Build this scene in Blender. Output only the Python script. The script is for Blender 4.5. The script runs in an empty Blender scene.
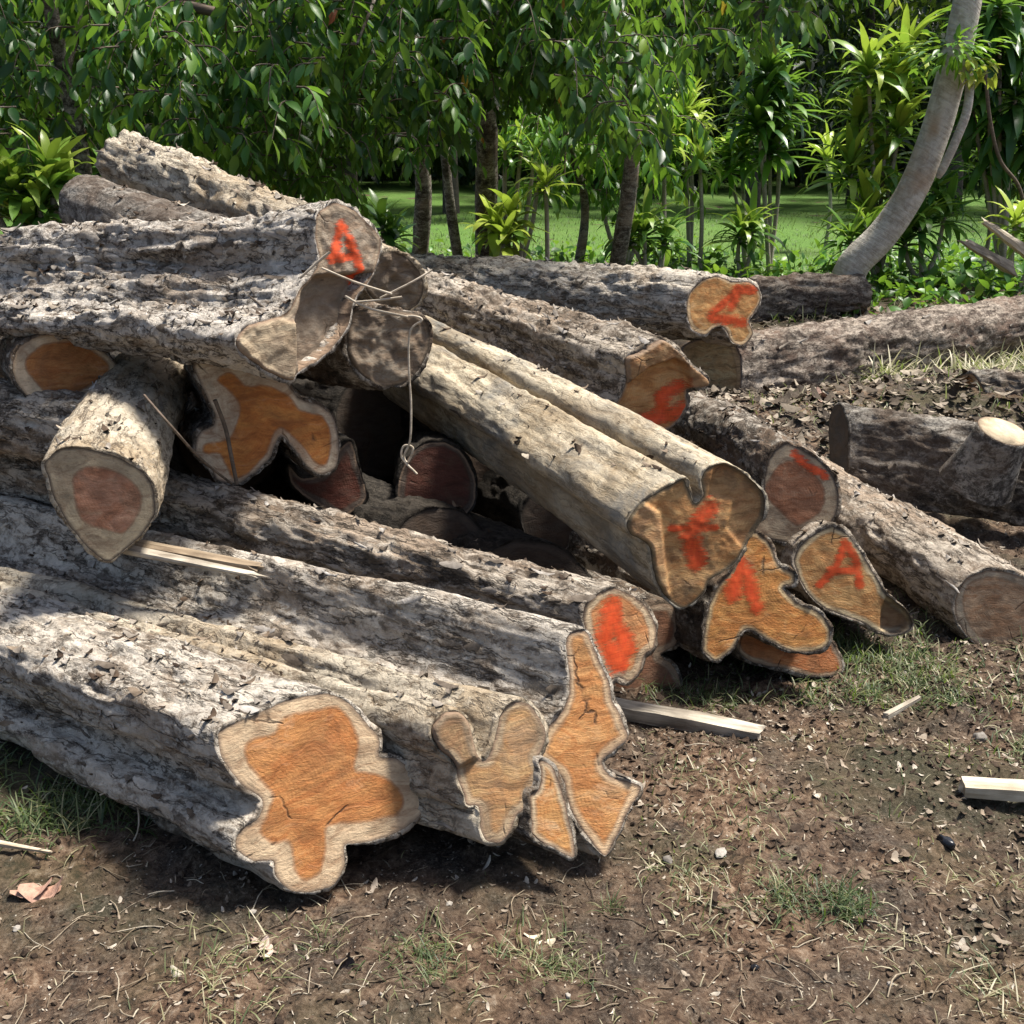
import bpy, math, random
import numpy as np
from mathutils import Vector, Matrix
from mathutils.geometry import delaunay_2d_cdt
random.seed(7); RNG = np.random.default_rng(7)
scene = bpy.context.scene
COL = scene.collection
# ------------------------------------------------------------------ camera model
FPX = 1100.0; CAMZ = 1.6; PITCH = math.atan(392/FPX)
SP, CP = math.sin(PITCH), math.cos(PITCH)
def ray(px, py):
    a = (px-512)/FPX; b = (512-py)/FPX
    return np.array([a, CP+b*SP, -SP+b*CP])
def at(px, py, Y):
    d = ray(px, py); return np.array([0, 0, CAMZ]) + d*(Y/d[1])
def on_ground(px, py, z=0.0):
    d = ray(px, py); return np.array([0, 0, CAMZ]) + d*((z-CAMZ)/d[2])
def Zm(ox, oy, k, pts): return [(ox+x*k, oy+y*k) for x, y in pts]
K = 0.33203
# ------------------------------------------------------------------ noise
def _h(ix, iy, iz, s):
    h = (ix.astype(np.int64)*374761393 + iy.astype(np.int64)*668265263 + iz.astype(np.int64)*2147483647 + s*974711) & 0xffffffff
    h = ((h ^ (h >> 13))*1274126177) & 0xffffffff
    h = ((h ^ (h >> 16))*2246822519) & 0xffffffff
    return ((h ^ (h >> 15)) & 0xffffff)/float(0xffffff)
def vn(p, s=0):
    i = np.floor(p); f = p-i; f = f*f*(3-2*f)
    x, y, z = i[:, 0], i[:, 1], i[:, 2]; r = 0
    for dx in (0, 1):
        wx = f[:, 0] if dx else 1-f[:, 0]
        for dy in (0, 1):
            wy = f[:, 1] if dy else 1-f[:, 1]
            for dz in (0, 1):
                wz = f[:, 2] if dz else 1-f[:, 2]
                r = r + wx*wy*wz*_h(x+dx, y+dy, z+dz, s)
    return r*2-1
def fbm(p, o=4, s=0, g=.5):
    r = 0; a = 1; t = 0
    for k in range(o):
        r = r + a*vn(p*(2.03**k)+k*17.3, s+k); t += a; a *= g
    return r/t
def sst(a, b, x): 
    t = np.clip((x-a)/(b-a), 0, 1); return t*t*(3-2*t)
def norm(v): v = np.asarray(v, float); return v/np.linalg.norm(v)
# ------------------------------------------------------------------ objects
def tag(o, label=None, cat=None, group=None, kind=None):
    if label: o['label'] = label
    if cat: o['category'] = cat
    if group: o['group'] = group
    if kind: o['kind'] = kind
    return o
def empty(name, loc=(0, 0, 0), M=None):
    o = bpy.data.objects.new(name, None); COL.objects.link(o); o.empty_display_size = .1
    if M is not None: o.matrix_world = M
    else: o.location = loc
    return o
def link(name, me, mats, parent=None):
    o = bpy.data.objects.new(name, me); COL.objects.link(o)
    for m in (mats if isinstance(mats, (list, tuple)) else [mats]): me.materials.append(m)
    if parent: o.parent = parent
    return o
def mesh_np(name, V, F, attrs=None, fattrs=None, mi=None, smooth=True):
    """F: (n,k) int array, or list of arrays with different k"""
    Fs = F if isinstance(F, list) else [F]
    Fs = [np.asarray(f, np.int32) for f in Fs if len(f)]
    me = bpy.data.meshes.new(name)
    V = np.asarray(V, np.float32); me.vertices.add(len(V)); me.vertices.foreach_set('co', V.ravel())
    nl = sum(f.size for f in Fs); npoly = sum(len(f) for f in Fs)
    me.loops.add(nl); me.polygons.add(npoly)
    me.loops.foreach_set('vertex_index', np.concatenate([f.ravel() for f in Fs]))
    tot = np.concatenate([np.full(len(f), f.shape[1], np.int32) for f in Fs])
    st = np.concatenate([[0], np.cumsum(tot)[:-1]]).astype(np.int32)
    me.polygons.foreach_set('loop_start', st); me.polygons.foreach_set('loop_total', tot)
    me.polygons.foreach_set('use_smooth', np.full(npoly, smooth, bool))
    if mi is not None: me.polygons.foreach_set('material_index', np.asarray(mi, np.int32))
    for k, a in (attrs or {}).items():
        at_ = me.attributes.new(k, 'FLOAT', 'POINT'); at_.data.foreach_set('value', np.asarray(a, np.float32))
    me.update(calc_edges=True); me.validate()
    return me
def scatter(name, TV, TF, P, X, Zn, S, tint, mats, parent=None, smooth=True):
    P = np.asarray(P, float); N = len(P); X = np.asarray(X, float); X = X/np.linalg.norm(X, axis=1)[:, None]
    Y = np.cross(Zn, X); Y = Y/(np.linalg.norm(Y, axis=1)[:, None]+1e-9); Z = np.cross(X, Y)
    S = np.asarray(S, float)
    if S.ndim == 1: S = np.repeat(S[:, None], 3, 1)
    T = np.asarray(TV, float)
    if T.ndim == 2: T = np.repeat(T[None], N, 0)
    T = T*S[:, None, :]
    V = P[:, None, :] + T[:, :, 0:1]*X[:, None, :] + T[:, :, 1:2]*Y[:, None, :] + T[:, :, 2:3]*Z[:, None, :]
    k = T.shape[1]
    F = (np.asarray(TF)[None] + (np.arange(N)*k)[:, None, None]).reshape(-1, np.asarray(TF).shape[1])
    me = mesh_np(name, V.reshape(-1, 3), F, {'tint': np.repeat(tint, k)}, smooth=smooth)
    return link(name, me, mats, parent)
def tube_data(pts, rad, n=8, closed_caps=True, jit=0, seed=0):
    pts = np.asarray(pts, float); m = len(pts); rad = np.broadcast_to(rad, (m,)).astype(float)
    tg = np.gradient(pts, axis=0); tg /= np.linalg.norm(tg, axis=1)[:, None]+1e-9
    up = np.array([0, 0, 1.]) if abs(tg[0][2]) < .9 else np.array([1., 0, 0])
    V = []
    u = norm(np.cross(up, tg[0]))
    for i in range(m):
        u = u-tg[i]*u.dot(tg[i]); u = norm(u); w = np.cross(tg[i], u)
        a = np.arange(n)/n*2*math.pi
        V.append(pts[i]+rad[i]*(np.cos(a)[:, None]*u+np.sin(a)[:, None]*w))
    V = np.concatenate(V)
    if jit: 
        c = np.repeat(pts, n, 0); V = c+(V-c)*(1+jit*fbm(V*np.array([9, 9, 3.])*1.0, 3, seed)[:, None])
    i = np.arange(m-1)[:, None]*n; j = np.arange(n)[None]; j2 = (j+1) % n
    F = np.stack([i+j, i+j2, i+n+j2, i+n+j], -1).reshape(-1, 4)
    return V, F
def curve(pts, n=24):
    P = np.asarray(pts, float); Q = np.vstack([2*P[0]-P[1], P, 2*P[-1]-P[-2]]); out = []
    seg = len(P)-1
    for t in np.linspace(0, seg, n):
        i = min(int(t), seg-1); f = t-i; a, b, c, d = Q[i:i+4]
        out.append(.5*((2*b)+(c-a)*f+(2*a-5*b+4*c-d)*f*f+(3*b-a-3*c+d)*f**3))
    return np.array(out)
class Acc:
    def __init__(s): s.V = []; s.F = []; s.n = 0; s.T = []
    def add(s, V, F, t=0.5):
        s.V.append(V); s.F.append(np.asarray(F)+s.n); s.n += len(V); s.T.append(np.full(len(V), t))
    def build(s, name, mats, parent=None, smooth=True):
        ks = sorted({f.shape[1] for f in s.F})
        me = mesh_np(name, np.concatenate(s.V), [np.concatenate([f for f in s.F if f.shape[1] == k]) for k in ks],
                     {'tint': np.concatenate(s.T)}, smooth=smooth)
        return link(name, me, mats, parent)
# ------------------------------------------------------------------ materials
class NT:
    def __init__(s, name):
        s.m = bpy.data.materials.new(name); s.m.use_nodes = True; s.t = s.m.node_tree; s.t.nodes.clear()
        s.out = s.t.nodes.new('ShaderNodeOutputMaterial')
    def n(s, typ, **kw):
        nd = s.t.nodes.new(typ)
        for k, v in kw.items():
            if k.startswith('i_'):
                key = k[2:]; key = int(key) if key.isdigit() else key.replace('_', ' ')
                if hasattr(v, 'is_output') or isinstance(v, bpy.types.NodeSocket): s.t.links.new(v, nd.inputs[key])
                else: nd.inputs[key].default_value = v
            else: setattr(nd, k, v)
        return nd
    def l(s, a, b): s.t.links.new(a, b)
    def math(s, op, a, b=None, c=None, clamp=False):
        nd = s.t.nodes.new('ShaderNodeMath'); nd.operation = op; nd.use_clamp = clamp
        for i, v in enumerate((a, b, c)):
            if v is None: continue
            if isinstance(v, bpy.types.NodeSocket): s.l(v, nd.inputs[i])
            else: nd.inputs[i].default_value = v
        return nd.outputs[0]
    def mix(s, f, a, b, mode='MIX'):
        nd = s.t.nodes.new('ShaderNodeMix'); nd.data_type = 'RGBA'; nd.blend_type = mode
        for i, v in ((0, f), (6, a), (7, b)):
            if isinstance(v, bpy.types.NodeSocket): s.l(v, nd.inputs[i])
            elif i == 0: nd.inputs[0].default_value = v
            else: nd.inputs[i].default_value = (*v, 1)
        return nd.outputs[2]
    def ramp(s, f, stops, interp='LINEAR'):
        nd = s.t.nodes.new('ShaderNodeValToRGB'); nd.color_ramp.interpolation = interp
        e = nd.color_ramp.elements
        while len(e) < len(stops): e.new(.5)
        for i, (p, c) in enumerate(stops):
            e[i].position = p; e[i].color = (*c, 1) if isinstance(c, (tuple, list)) else (c, c, c, 1)
        s.l(f, nd.inputs[0]); return nd.outputs[0]
    def noise(s, vec, scale, detail=4, rough=.5, dist=0, out='Fac'):
        nd = s.n('ShaderNodeTexNoise'); nd.inputs['Scale'].default_value = scale; nd.inputs['Detail'].default_value = detail
        nd.inputs['Roughness'].default_value = rough; nd.inputs['Distortion'].default_value = dist
        if vec is not None: s.l(vec, nd.inputs['Vector'])
        return nd.outputs[out]
    def map(s, vec, scale=(1, 1, 1), rot=(0, 0, 0), loc=(0, 0, 0)):
        nd = s.n('ShaderNodeMapping'); nd.inputs['Scale'].default_value = scale; nd.inputs['Rotation'].default_value = rot
        nd.inputs['Location'].default_value = loc; s.l(vec, nd.inputs['Vector']); return nd.outputs[0]
    def attr(s, name):
        nd = s.n('ShaderNodeAttribute'); nd.attribute_name = name; return nd.outputs['Fac']
    def obj(s): return s.n('ShaderNodeTexCoord').outputs['Object']
    def bsdf(s, col, rough=.8, bump=None, bs=.5, bd=.01, spec=.3):
        b = s.n('ShaderNodeBsdfPrincipled')
        if isinstance(col, bpy.types.NodeSocket): s.l(col, b.inputs['Base Color'])
        else: b.inputs['Base Color'].default_value = (*col, 1)
        if isinstance(rough, bpy.types.NodeSocket): s.l(rough, b.inputs['Roughness'])
        else: b.inputs['Roughness'].default_value = rough
        b.inputs['Specular IOR Level'].default_value = spec
        if bump is not None:
            bn = s.n('ShaderNodeBump'); bn.inputs['Strength'].default_value = bs; bn.inputs['Distance'].default_value = bd
            s.l(bump, bn.inputs['Height']); s.l(bn.outputs[0], b.inputs['Normal'])
        return b
    def done(s, b): s.l(b.outputs[0], s.out.inputs['Surface']); return s.m

def sc(c, k): return tuple(min(1, x*k) for x in c)
def bark_mat(name, dark=(.028, .021, .015), mid=(.15, .12, .092), light=(.40, .355, .30), patch=(.30, .23, .17), lo=.32, hi=.68, flake=1.0, seed=0, stretch=.3, stain=None, bd=.012):
    T = NT(name); o = T.map(T.obj(), loc=(seed*3.1, seed*1.7, 0)); o = T.n('ShaderNodeVectorMath', operation='ADD', i_0=o, i_1=T.n('ShaderNodeVectorMath', operation='SCALE', i_0=T.noise(o, 9, 4, .6, out='Color'), i_Scale=.05).outputs[0]).outputs[0]
    st = T.map(o, scale=(stretch, 1, 1))
    n1 = T.noise(st, 30, 10, .74, .4); n2 = T.noise(st, 8, 6, .65, .8); n3 = T.noise(o, 75, 6, .75)
    f = T.math('ADD', T.math('MULTIPLY', n1, .5), T.math('ADD', T.math('MULTIPLY', n2, .28), T.math('MULTIPLY', n3, .22)))
    m = (lo+hi)/2; wm = lambda c: (min(1, c[0]*1.02), c[1]*1.0, c[2]*.96)
    dark, mid, light, patch = wm(dark), wm(mid), wm(light), wm(patch)
    col = T.ramp(f, [(lo+.07, dark), (m-.03, mid), (m+.03, light), (hi-.04, sc(light, 1.3))])
    big = T.noise(o, 2.6, 5, .65, .6); col = T.mix(T.ramp(big, [(.46, 0), (.62, .7)]), col, T.mix(n1, sc(patch, .45), sc(patch, 1.5)))
    pale = T.noise(T.map(o, scale=(stretch*1.7, 1, 1), loc=(3, 1, 5)), 15, 8, .72, .3)
    pl = T.ramp(pale, [(.52, 0), (.565, .8*flake)]); col = T.mix(pl, col, T.mix(n3, sc(light, .8), sc(light, 1.5)))
    dk = T.ramp(T.noise(T.map(o, scale=(stretch*1.5, 1, 1), loc=(9, 4, 2)), 19, 8, .7, .3), [(.545, 0), (.6, .75*flake)]); col = T.mix(dk, col, T.mix(n1, dark, sc(mid, .8)))
    if stain:
        col = T.mix(T.ramp(T.noise(T.map(o, scale=(.6, 1, 1)), 4.5, 7, .68, .8), [(.46, 0), (.66, .8)]), col, stain)
        col = T.mix(T.ramp(T.noise(T.map(o, scale=(.35, 1, 1), loc=(5, 5, 5)), 7, 7, .7, .6), [(.52, 0), (.68, .55)]), col, (.20, .145, .085))
    rid = T.math('ABSOLUTE', T.math('SUBTRACT', T.noise(T.map(o, scale=(stretch*.5, 1, 1), loc=(1, 7, 3)), 15, 5, .6, .2), .5))
    ck = T.ramp(rid, [(.0, .85*min(1, flake+.15)), (.022, 0)]); col = T.mix(ck, col, dark)
    h = T.math('ADD', T.math('MULTIPLY', n1, 1.2), T.math('ADD', T.math('MULTIPLY', n3, .55), T.math('ADD', T.math('MULTIPLY', pl, .35), T.math('MULTIPLY', ck, -.35))))
    return T.done(T.bsdf(col, .88, h, 1.0, bd*1.1, .2))

def face_mat(name, heart=(.50, .19, .05), sap=(.56, .37, .20), rim=(.22, .15, .10), grey=0.0, seed=0, dark=.45, ang=.6, ringk=26, streak=.5, hs=.05):
    """heart / sapwood by the distance attributes that the cut face carries"""
    T = NT(name); o = T.map(T.obj(), loc=(seed, seed*2.3, seed*.7))
    w1 = T.noise(o, 16, 4, .55); w2 = T.noise(o, 55, 4, .6)
    hd = T.attr('heart'); rd = T.attr('rim')
    hv = T.math('ADD', hd, T.math('MULTIPLY', T.math('SUBTRACT', w1, .5), .022))
    hm = T.ramp(T.math('ADD', T.math('MULTIPLY', hv, 120), .5), [(0, 0), (1, 1)])
    edge = T.ramp(T.math('MULTIPLY', T.math('ABSOLUTE', hv), 60), [(0, 1), (.35, 0)])
    wv = T.n('ShaderNodeVectorMath', operation='ADD', i_0=o, i_1=T.n('ShaderNodeVectorMath', operation='SCALE', i_0=T.noise(o, 7, 3, .5, out='Color'), i_Scale=.06).outputs[0]).outputs[0]
    saw = T.noise(T.map(wv, rot=(ang, 0, 0), scale=(1, 2.2, 8)), 5, 8, .7, .8)
    fig = T.noise(T.map(wv, rot=(ang+.35, 0, 0), scale=(1, .8, 2.2)), 8, 8, .68, 1.6)
    rings = T.n('ShaderNodeMath', operation='SINE')
    T.l(T.math('ADD', T.math('MULTIPLY', rd, ringk*2*math.pi*4.5), T.math('MULTIPLY', w1, 9.)), rings.inputs[0])
    rg = T.math('MULTIPLY_ADD', rings.outputs[0], .5, .5)
    hc = T.ramp(fig, [(.3, sc(heart, .5)), (.44, sc(heart, .92)), (.58, (min(1, heart[0]*1.1), heart[1]*1.4, heart[2]*1.7)), (.72, sc(heart, .7))])
    rg = T.math('MULTIPLY', rg, T.ramp(T.noise(o, 12, 4, .6), [(.35, .2), (.6, 1)])); hc = T.mix(T.math('MULTIPLY', rg, .20), hc, sc(heart, .5))
    sp = T.ramp(w1, [(.3, sc(sap, .62)), (.5, sap), (.72, sc(sap, 1.22))])
    sp = T.mix(T.math('MULTIPLY', rg, .13), sp, sc(sap, .5))
    col = T.mix(hm, sp, hc)
    col = T.mix(T.math('MULTIPLY', edge, .45), col, sc(heart, .42))
    col = T.mix(T.ramp(saw, [(.36, streak), (.5, 0)]), col, sc(heart, .33))
    col = T.mix(T.ramp(saw, [(.56, 0), (.75, streak*.55)]), col, sc(sap, 1.3))
    tn = T.attr('tone')
    col = T.mix(T.math('MULTIPLY', T.math('MAXIMUM', tn, 0), .95), col, T.mix(T.ramp(saw, [(.4, 0), (.6, 1)]), (.30, .21, .12), (.62, .50, .33)))
    col = T.mix(T.math('MULTIPLY', T.math('MAXIMUM', T.math('MULTIPLY', tn, -1), 0), .95), col, T.mix(T.ramp(saw, [(.4, 0), (.6, 1)]), (.05, .036, .026), (.16, .12, .085)))
    fine = T.noise(T.map(wv, rot=(ang, 0, 0), scale=(1, 3, 9)), 22, 8, .75, .2); col = T.mix(T.ramp(fine, [(.36, .4), (.44, 0)]), col, sc(heart, .22))
    vr = T.n('ShaderNodeTexVoronoi', feature='DISTANCE_TO_EDGE'); vr.inputs['Scale'].default_value = 6; T.l(T.n('ShaderNodeVectorMath', operation='ADD', i_0=wv, i_1=T.n('ShaderNodeVectorMath', operation='SCALE', i_0=T.noise(o, 20, 4, .6, out='Color'), i_Scale=.018).outputs[0]).outputs[0], vr.inputs['Vector'])
    chk = T.math('MULTIPLY', T.ramp(vr.outputs['Distance'], [(0, .9), (.018, 0)]), T.ramp(T.noise(o, 8, 3, .5), [(.57, 0), (.62, 1)])); col = T.mix(chk, col, (.04, .02, .012))
    st2 = T.noise(o, 5, 6, .65, 1.2); col = T.mix(T.ramp(st2, [(.5, 0), (.68, .5)]), col, sc(heart, .38)); col = T.mix(T.ramp(st2, [(.3, .4), (.42, 0)]), col, sc(sap, 1.15))
    # dirt / weathering
    d = T.noise(o, 9, 6, .68, .5)
    col = T.mix(T.ramp(d, [(.5, 0), (.72, dark)]), col, (.075, .048, .03))
    if grey: col = T.mix(T.ramp(T.noise(o, 6, 5, .6, .8), [(.28, grey), (.75, grey*.35)]), col, (.19, .16, .125))
    rm = T.math('ADD', rd, T.math('MULTIPLY', T.math('SUBTRACT', w2, .5), .010))
    col = T.mix(T.ramp(T.math('MULTIPLY', rm, 100), [(.25, 1), (.95, 0)]), col, rim)
    col = T.mix(T.ramp(T.math('MULTIPLY', rm, 100), [(.0, .7), (.25, 0)]), col, (.03, .02, .015))
    h = T.math('ADD', T.math('MULTIPLY', fine, .6), T.math('MULTIPLY', chk, -.6)); h = T.math('ADD', h, T.math('MULTIPLY', saw, .7)); h = T.math('ADD', h, T.math('ADD', T.math('MULTIPLY', w2, .35), T.math('MULTIPLY', rg, .05)))
    col = T.mix(.08, col, T.mix(fine, (.10, .075, .05), (.32, .25, .18)))
    return T.done(T.bsdf(col, .75, h, .9, .006, .2))

def paint_mat():
    T = NT('sprayed_red_paint'); o = T.obj()
    pd = T.attr('pd'); n = T.noise(o, 13, 8, .78, .5); n2 = T.noise(T.map(o, scale=(1, 1, .3)), 130, 3, .6)
    gr = T.noise(T.map(o, rot=(.7, 0, 0), scale=(1, 1.2, 11)), 16, 7, .75); e = T.math('SUBTRACT', T.math('ADD', T.math('MULTIPLY', n, 1.7), T.math('MULTIPLY', T.math('SUBTRACT', gr, .5), 2.4)), T.math('MULTIPLY', pd, .85))
    a = T.ramp(e, [(-.3, 0), (.25, .5), (.85, .9)])
    col = T.mix(n2, (.50, .035, .01), (.78, .12, .025))
    b = T.bsdf(col, .6); tr = T.n('ShaderNodeBsdfTransparent'); mx = T.n('ShaderNodeMixShader')
    T.l(a, mx.inputs[0]); T.l(tr.outputs[0], mx.inputs[1]); T.l(b.outputs[0], mx.inputs[2])
    return T.done(mx)
def leaf_mat(name, stops, trans=.35, rough=.42, seed=0):
    T = NT(name); t = T.attr('tint'); col = T.ramp(t, stops)
    nn = T.noise(T.obj(), 9, 3, .6); col = T.mix(T.math('MULTIPLY', nn, .35), col, sc(stops[0][1], .6))
    b = T.bsdf(col, rough, spec=.45); tl = T.n('ShaderNodeBsdfTranslucent')
    T.l(T.mix(.5, col, (.25, .42, .03), 'MIX'), tl.inputs[0])
    mx = T.n('ShaderNodeMixShader'); mx.inputs[0].default_value = trans
    T.l(b.outputs[0], mx.inputs[1]); T.l(tl.outputs[0], mx.inputs[2]); return T.done(mx)
def var_mat(name, stops, rough=.85, scale=40, bd=.004, stretch=(1, 1, 1)):
    T = NT(name); t = T.attr('tint'); o = T.map(T.obj(), scale=stretch); n = T.noise(o, scale, 6, .65, .4)
    col = T.ramp(t, stops); col = T.mix(T.ramp(n, [(.4, 0), (.75, .7)]), sc_mix(T, col), col)
    return T.done(T.bsdf(col, rough, n, .7, bd, .2))
def sc_mix(T, col): return T.mix(1.0, col, (.4, .38, .36), 'MULTIPLY')
def plain_wood(name, a, b, seed=0, scale=18, stretch=(.12, 1, 1)):
    T = NT(name); o = T.map(T.obj(), scale=stretch, loc=(seed, 0, 0)); n = T.noise(o, scale*2, 7, .65, .5)
    col = T.ramp(n, [(.3, a), (.65, b)])
    d = T.noise(T.obj(), 7, 4, .6); col = T.mix(T.ramp(d, [(.5, 0), (.75, .6)]), col, sc(a, .5))
    return T.done(T.bsdf(col, .8, n, .8, .006, .2))

M_PAINT = paint_mat()
M_BARK = bark_mat('grey_flaky_bark', seed=0)
M_BARKW = bark_mat('pale_papery_bark', mid=(.19, .158, .128), light=(.48, .44, .385), patch=(.26, .195, .135), lo=.31, hi=.65, seed=2)
M_BARKG = bark_mat('shaggy_white_flecked_bark', mid=(.16, .13, .105), light=(.54, .50, .45), patch=(.22, .165, .12), lo=.31, hi=.62, seed=3, stretch=.7, bd=.016)
M_BARKD = bark_mat('dark_shaggy_bark', dark=(.025, .02, .016), mid=(.11, .09, .07), light=(.34, .31, .27), patch=(.16, .11, .075), lo=.36, hi=.72, seed=4)
M_SMOOTH = bark_mat('smooth_debarked_wood', dark=(.05, .038, .024), mid=(.25, .205, .145), light=(.47, .41, .31), patch=(.22, .16, .09), lo=.3, hi=.66, flake=.35, seed=5, stretch=.16, stain=(.135, .14, .135), bd=.006)
M_TAN = bark_mat('tan_fibrous_bark', dark=(.05, .036, .025), mid=(.21, .17, .125), light=(.46, .41, .33), patch=(.33, .25, .16), lo=.3, hi=.64, flake=.7, seed=6, stretch=.55)
M_PURP = bark_mat('purplish_peeled_bark', dark=(.03, .02, .018), mid=(.12, .098, .08), light=(.34, .295, .25), patch=(.15, .10, .075), lo=.34, hi=.70, flake=.7, seed=7, stretch=.4)
M_BLK = bark_mat('blackened_smooth_bark', dark=(.015, .013, .012), mid=(.085, .075, .065), light=(.3, .28, .25), patch=(.1, .07, .05), lo=.34, hi=.7, flake=.2, seed=8, stretch=.5)
M_SHADEBARK = bark_mat('shade_painted_bark', dark=(.006, .005, .004), mid=(.02, .017, .014), light=(.055, .048, .04), patch=(.02, .015, .01), flake=.2, seed=12)  # near-black bark colour that carries the shade of the hollow
M_FLAKE = var_mat('loose_bark_flakes', [(0, (.06, .045, .032)), (.4, (.2, .165, .13)), (.75, (.40, .36, .31)), (1, (.56, .53, .49))])

# ------------------------------------------------------------------ logs
def resample_closed(P, M):
    P = np.asarray(P, float); n = len(P); out = []
    for i in range(n):
        a, b, c, d = P[i-1], P[i], P[(i+1) % n], P[(i+2) % n]
        for f in np.linspace(0, 1, 12, endpoint=False):
            cr = .5*((2*b)+(c-a)*f+(2*a-5*b+4*c-d)*f*f+(3*b-a-3*c+d)*f**3)
            out.append(.75*cr+.25*(b*(1-f)+c*f))
    Q = np.array(out); Q2 = np.vstack([Q, Q[:1]]); s = np.concatenate([[0], np.cumsum(np.linalg.norm(np.diff(Q2, axis=0), axis=1))])
    t = np.linspace(0, s[-1], M, endpoint=False)
    return np.stack([np.interp(t, s, Q2[:, k]) for k in range(Q2.shape[1])], 1), s[-1]
def seg_dist(P, A, B):
    d = B-A; L = (d*d).sum(1)+1e-12; best = np.full(len(P), 1e9)
    for a, dd, l in zip(A, d, L):
        t = np.clip(((P-a)@dd)/l, 0, 1); q = a+t[:, None]*dd; best = np.minimum(best, ((P-q)**2).sum(1))
    return np.sqrt(best)
def inside(P, poly):
    r = np.zeros(len(P), bool); n = len(poly)
    for i in range(n):
        a, b = poly[i-1], poly[i]
        c = (a[1] > P[:, 1]) != (b[1] > P[:, 1])
        xx = (b[0]-a[0])*(P[:, 1]-a[1])/((b[1]-a[1])+1e-12)+a[0]; r ^= c & (P[:, 0] < xx)
    return r
LOGN = 0
def log(label, face, D, back, L=None, s=1.0, rnd=.7, k0=.0, bend=(0, 0), bark=None, amp=.010, lump=.02, fm=None, heart=None, sapw=.03,
        paint=None, nw=.5, group='felled logs heaped in the pile', bt=.008, flakes=0, name='felled_log', parent=None, piece=None, tilt=(0, 0), rag=.006, relief=.0025, steps=None, plabel=None, flabel=None, dens=1.0, sp_=1.0):
    global LOGN; LOGN += 1; sd = LOGN*11; rg = np.random.default_rng(sd)
    if bend == (0, 0): bend = tuple((rg.random(2)-.5)*.05)
    flakes = int(flakes*.6)
    face = np.asarray(face, float); c = (face.min(0)+face.max(0))/2
    F = at(c[0], c[1], D); B = at(*back); ax = norm(B-F)
    if L is None: L = float(np.linalg.norm(B-F))
    toc = norm(np.array([0, 0, CAMZ])-F)
    n = norm((1-nw)*(-ax)+nw*toc+np.array([tilt[0], 0, tilt[1]]))
    lx = ax; lz = np.array([0, 0, 1.]); lz = norm(lz-lx*lz.dot(lx)); ly = np.cross(lz, lx)
    R = np.stack([lx, ly, lz], 1)          # local->world columns
    def plane(px):
        out = []
        for x, y in px:
            d = ray(x, y); o = np.array([0, 0, CAMZ]); t = (F-o).dot(n)/d.dot(n); out.append((o+d*t-F)@R)
        return np.array(out)
    sp = max(.0055, .0026*D)/dens
    P3 = plane(face); per = np.linalg.norm(np.diff(np.vstack([P3, P3[:1]]), axis=0), axis=1).sum()
    M = int(np.clip(per/sp, 40, 300)); O3, per = resample_closed(P3, M)
    nl = n@R; e1 = norm(np.cross([0, 0, 1.], nl)); e2 = np.cross(nl, e1)
    O2 = np.stack([O3@e1, O3@e2], 1)
    area = .5*np.sum(O2[:, 0]*np.roll(O2[:, 1], -1)-np.roll(O2[:, 0], -1)*O2[:, 1])
    if area < 0: O3 = O3[::-1].copy(); O2 = O2[::-1].copy()
    # micro wobble
    tn = np.roll(O2, -2, 0)-np.roll(O2, 2, 0); nn = np.stack([tn[:, 1], -tn[:, 0]], 1); nn /= np.linalg.norm(nn, axis=1)[:, None]+1e-9
    wob = fbm(O3*35+sd, 3, sd)*.0035
    O2 = O2+nn*wob[:, None]; O3 = O2[:, :1]*e1+O2[:, 1:]*e2
    # body: sections across the axis (local yz)
    yz = O3[:, 1:]; ar = abs(.5*np.sum(yz[:, 0]*np.roll(yz[:, 1], -1)-np.roll(yz[:, 0], -1)*yz[:, 1]))
    sgn = 1 if .5*np.sum(yz[:, 0]*np.roll(yz[:, 1], -1)-np.roll(yz[:, 0], -1)*yz[:, 1]) > 0 else -1
    cen = yz.mean(0); rr = math.sqrt(ar/math.pi); th = np.unwrap(np.arctan2(yz[:, 1]-cen[1], yz[:, 0]-cen[0]))
    lin = np.arange(M)/M*2*math.pi*sgn; off = np.mean(th-lin)
    circ = cen+rr*np.stack([np.cos(lin+off)*1.05, np.sin(lin+off)*.95], 1)
    n_al = int(np.clip(L/(sp*1.25), 30, 520)); tt = (np.linspace(0, 1, n_al))**1.12
    rings = []; smooth_yz = yz.copy()
    for _ in range(3): smooth_yz = (np.roll(smooth_yz, 1, 0)+smooth_yz*2+np.roll(smooth_yz, -1, 0))/4
    for t in tt:
        k = k0+(rnd-k0)*min(1, t*1.2)**1.3
        q = ((1-k)*((1-min(1, t*6))*yz+min(1, t*6)*smooth_yz)+k*circ)
        q = cen+(q-cen)*(1+(s-1)*t**sp_)
        q = q+np.array(bend)*math.sin(math.pi*min(t, 1))
        rings.append(np.column_stack([O3[:, 0]*(1-t)+L*t, q]))
    V = np.array(rings)
    tg = np.roll(V, -1, 1)-np.roll(V, 1, 1)
    no = np.stack([np.zeros(V.shape[:2]), tg[..., 2]*sgn, -tg[..., 1]*sgn], -1); no /= np.linalg.norm(no, axis=2)[..., None]+1e-9
    flat = V.reshape(-1, 3)
    g = fbm(flat*np.array([6., 26, 26])+sd, 5, sd, .6)
    rid = 1-np.abs(g)*3.0; gl = 1-np.abs(fbm(flat*np.array([2.2, 34, 34])+sd*1.3, 3, sd+9))*3.2; gb = fbm(flat*np.array([5., 9, 9])+sd*.9, 3, sd+10)
    g2 = fbm(flat*np.array([1.6, 5, 5])+sd*.7, 3, sd+3)
    g3 = fbm(flat*np.array([14., 40, 40])+sd*.3, 3, sd+5)
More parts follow.
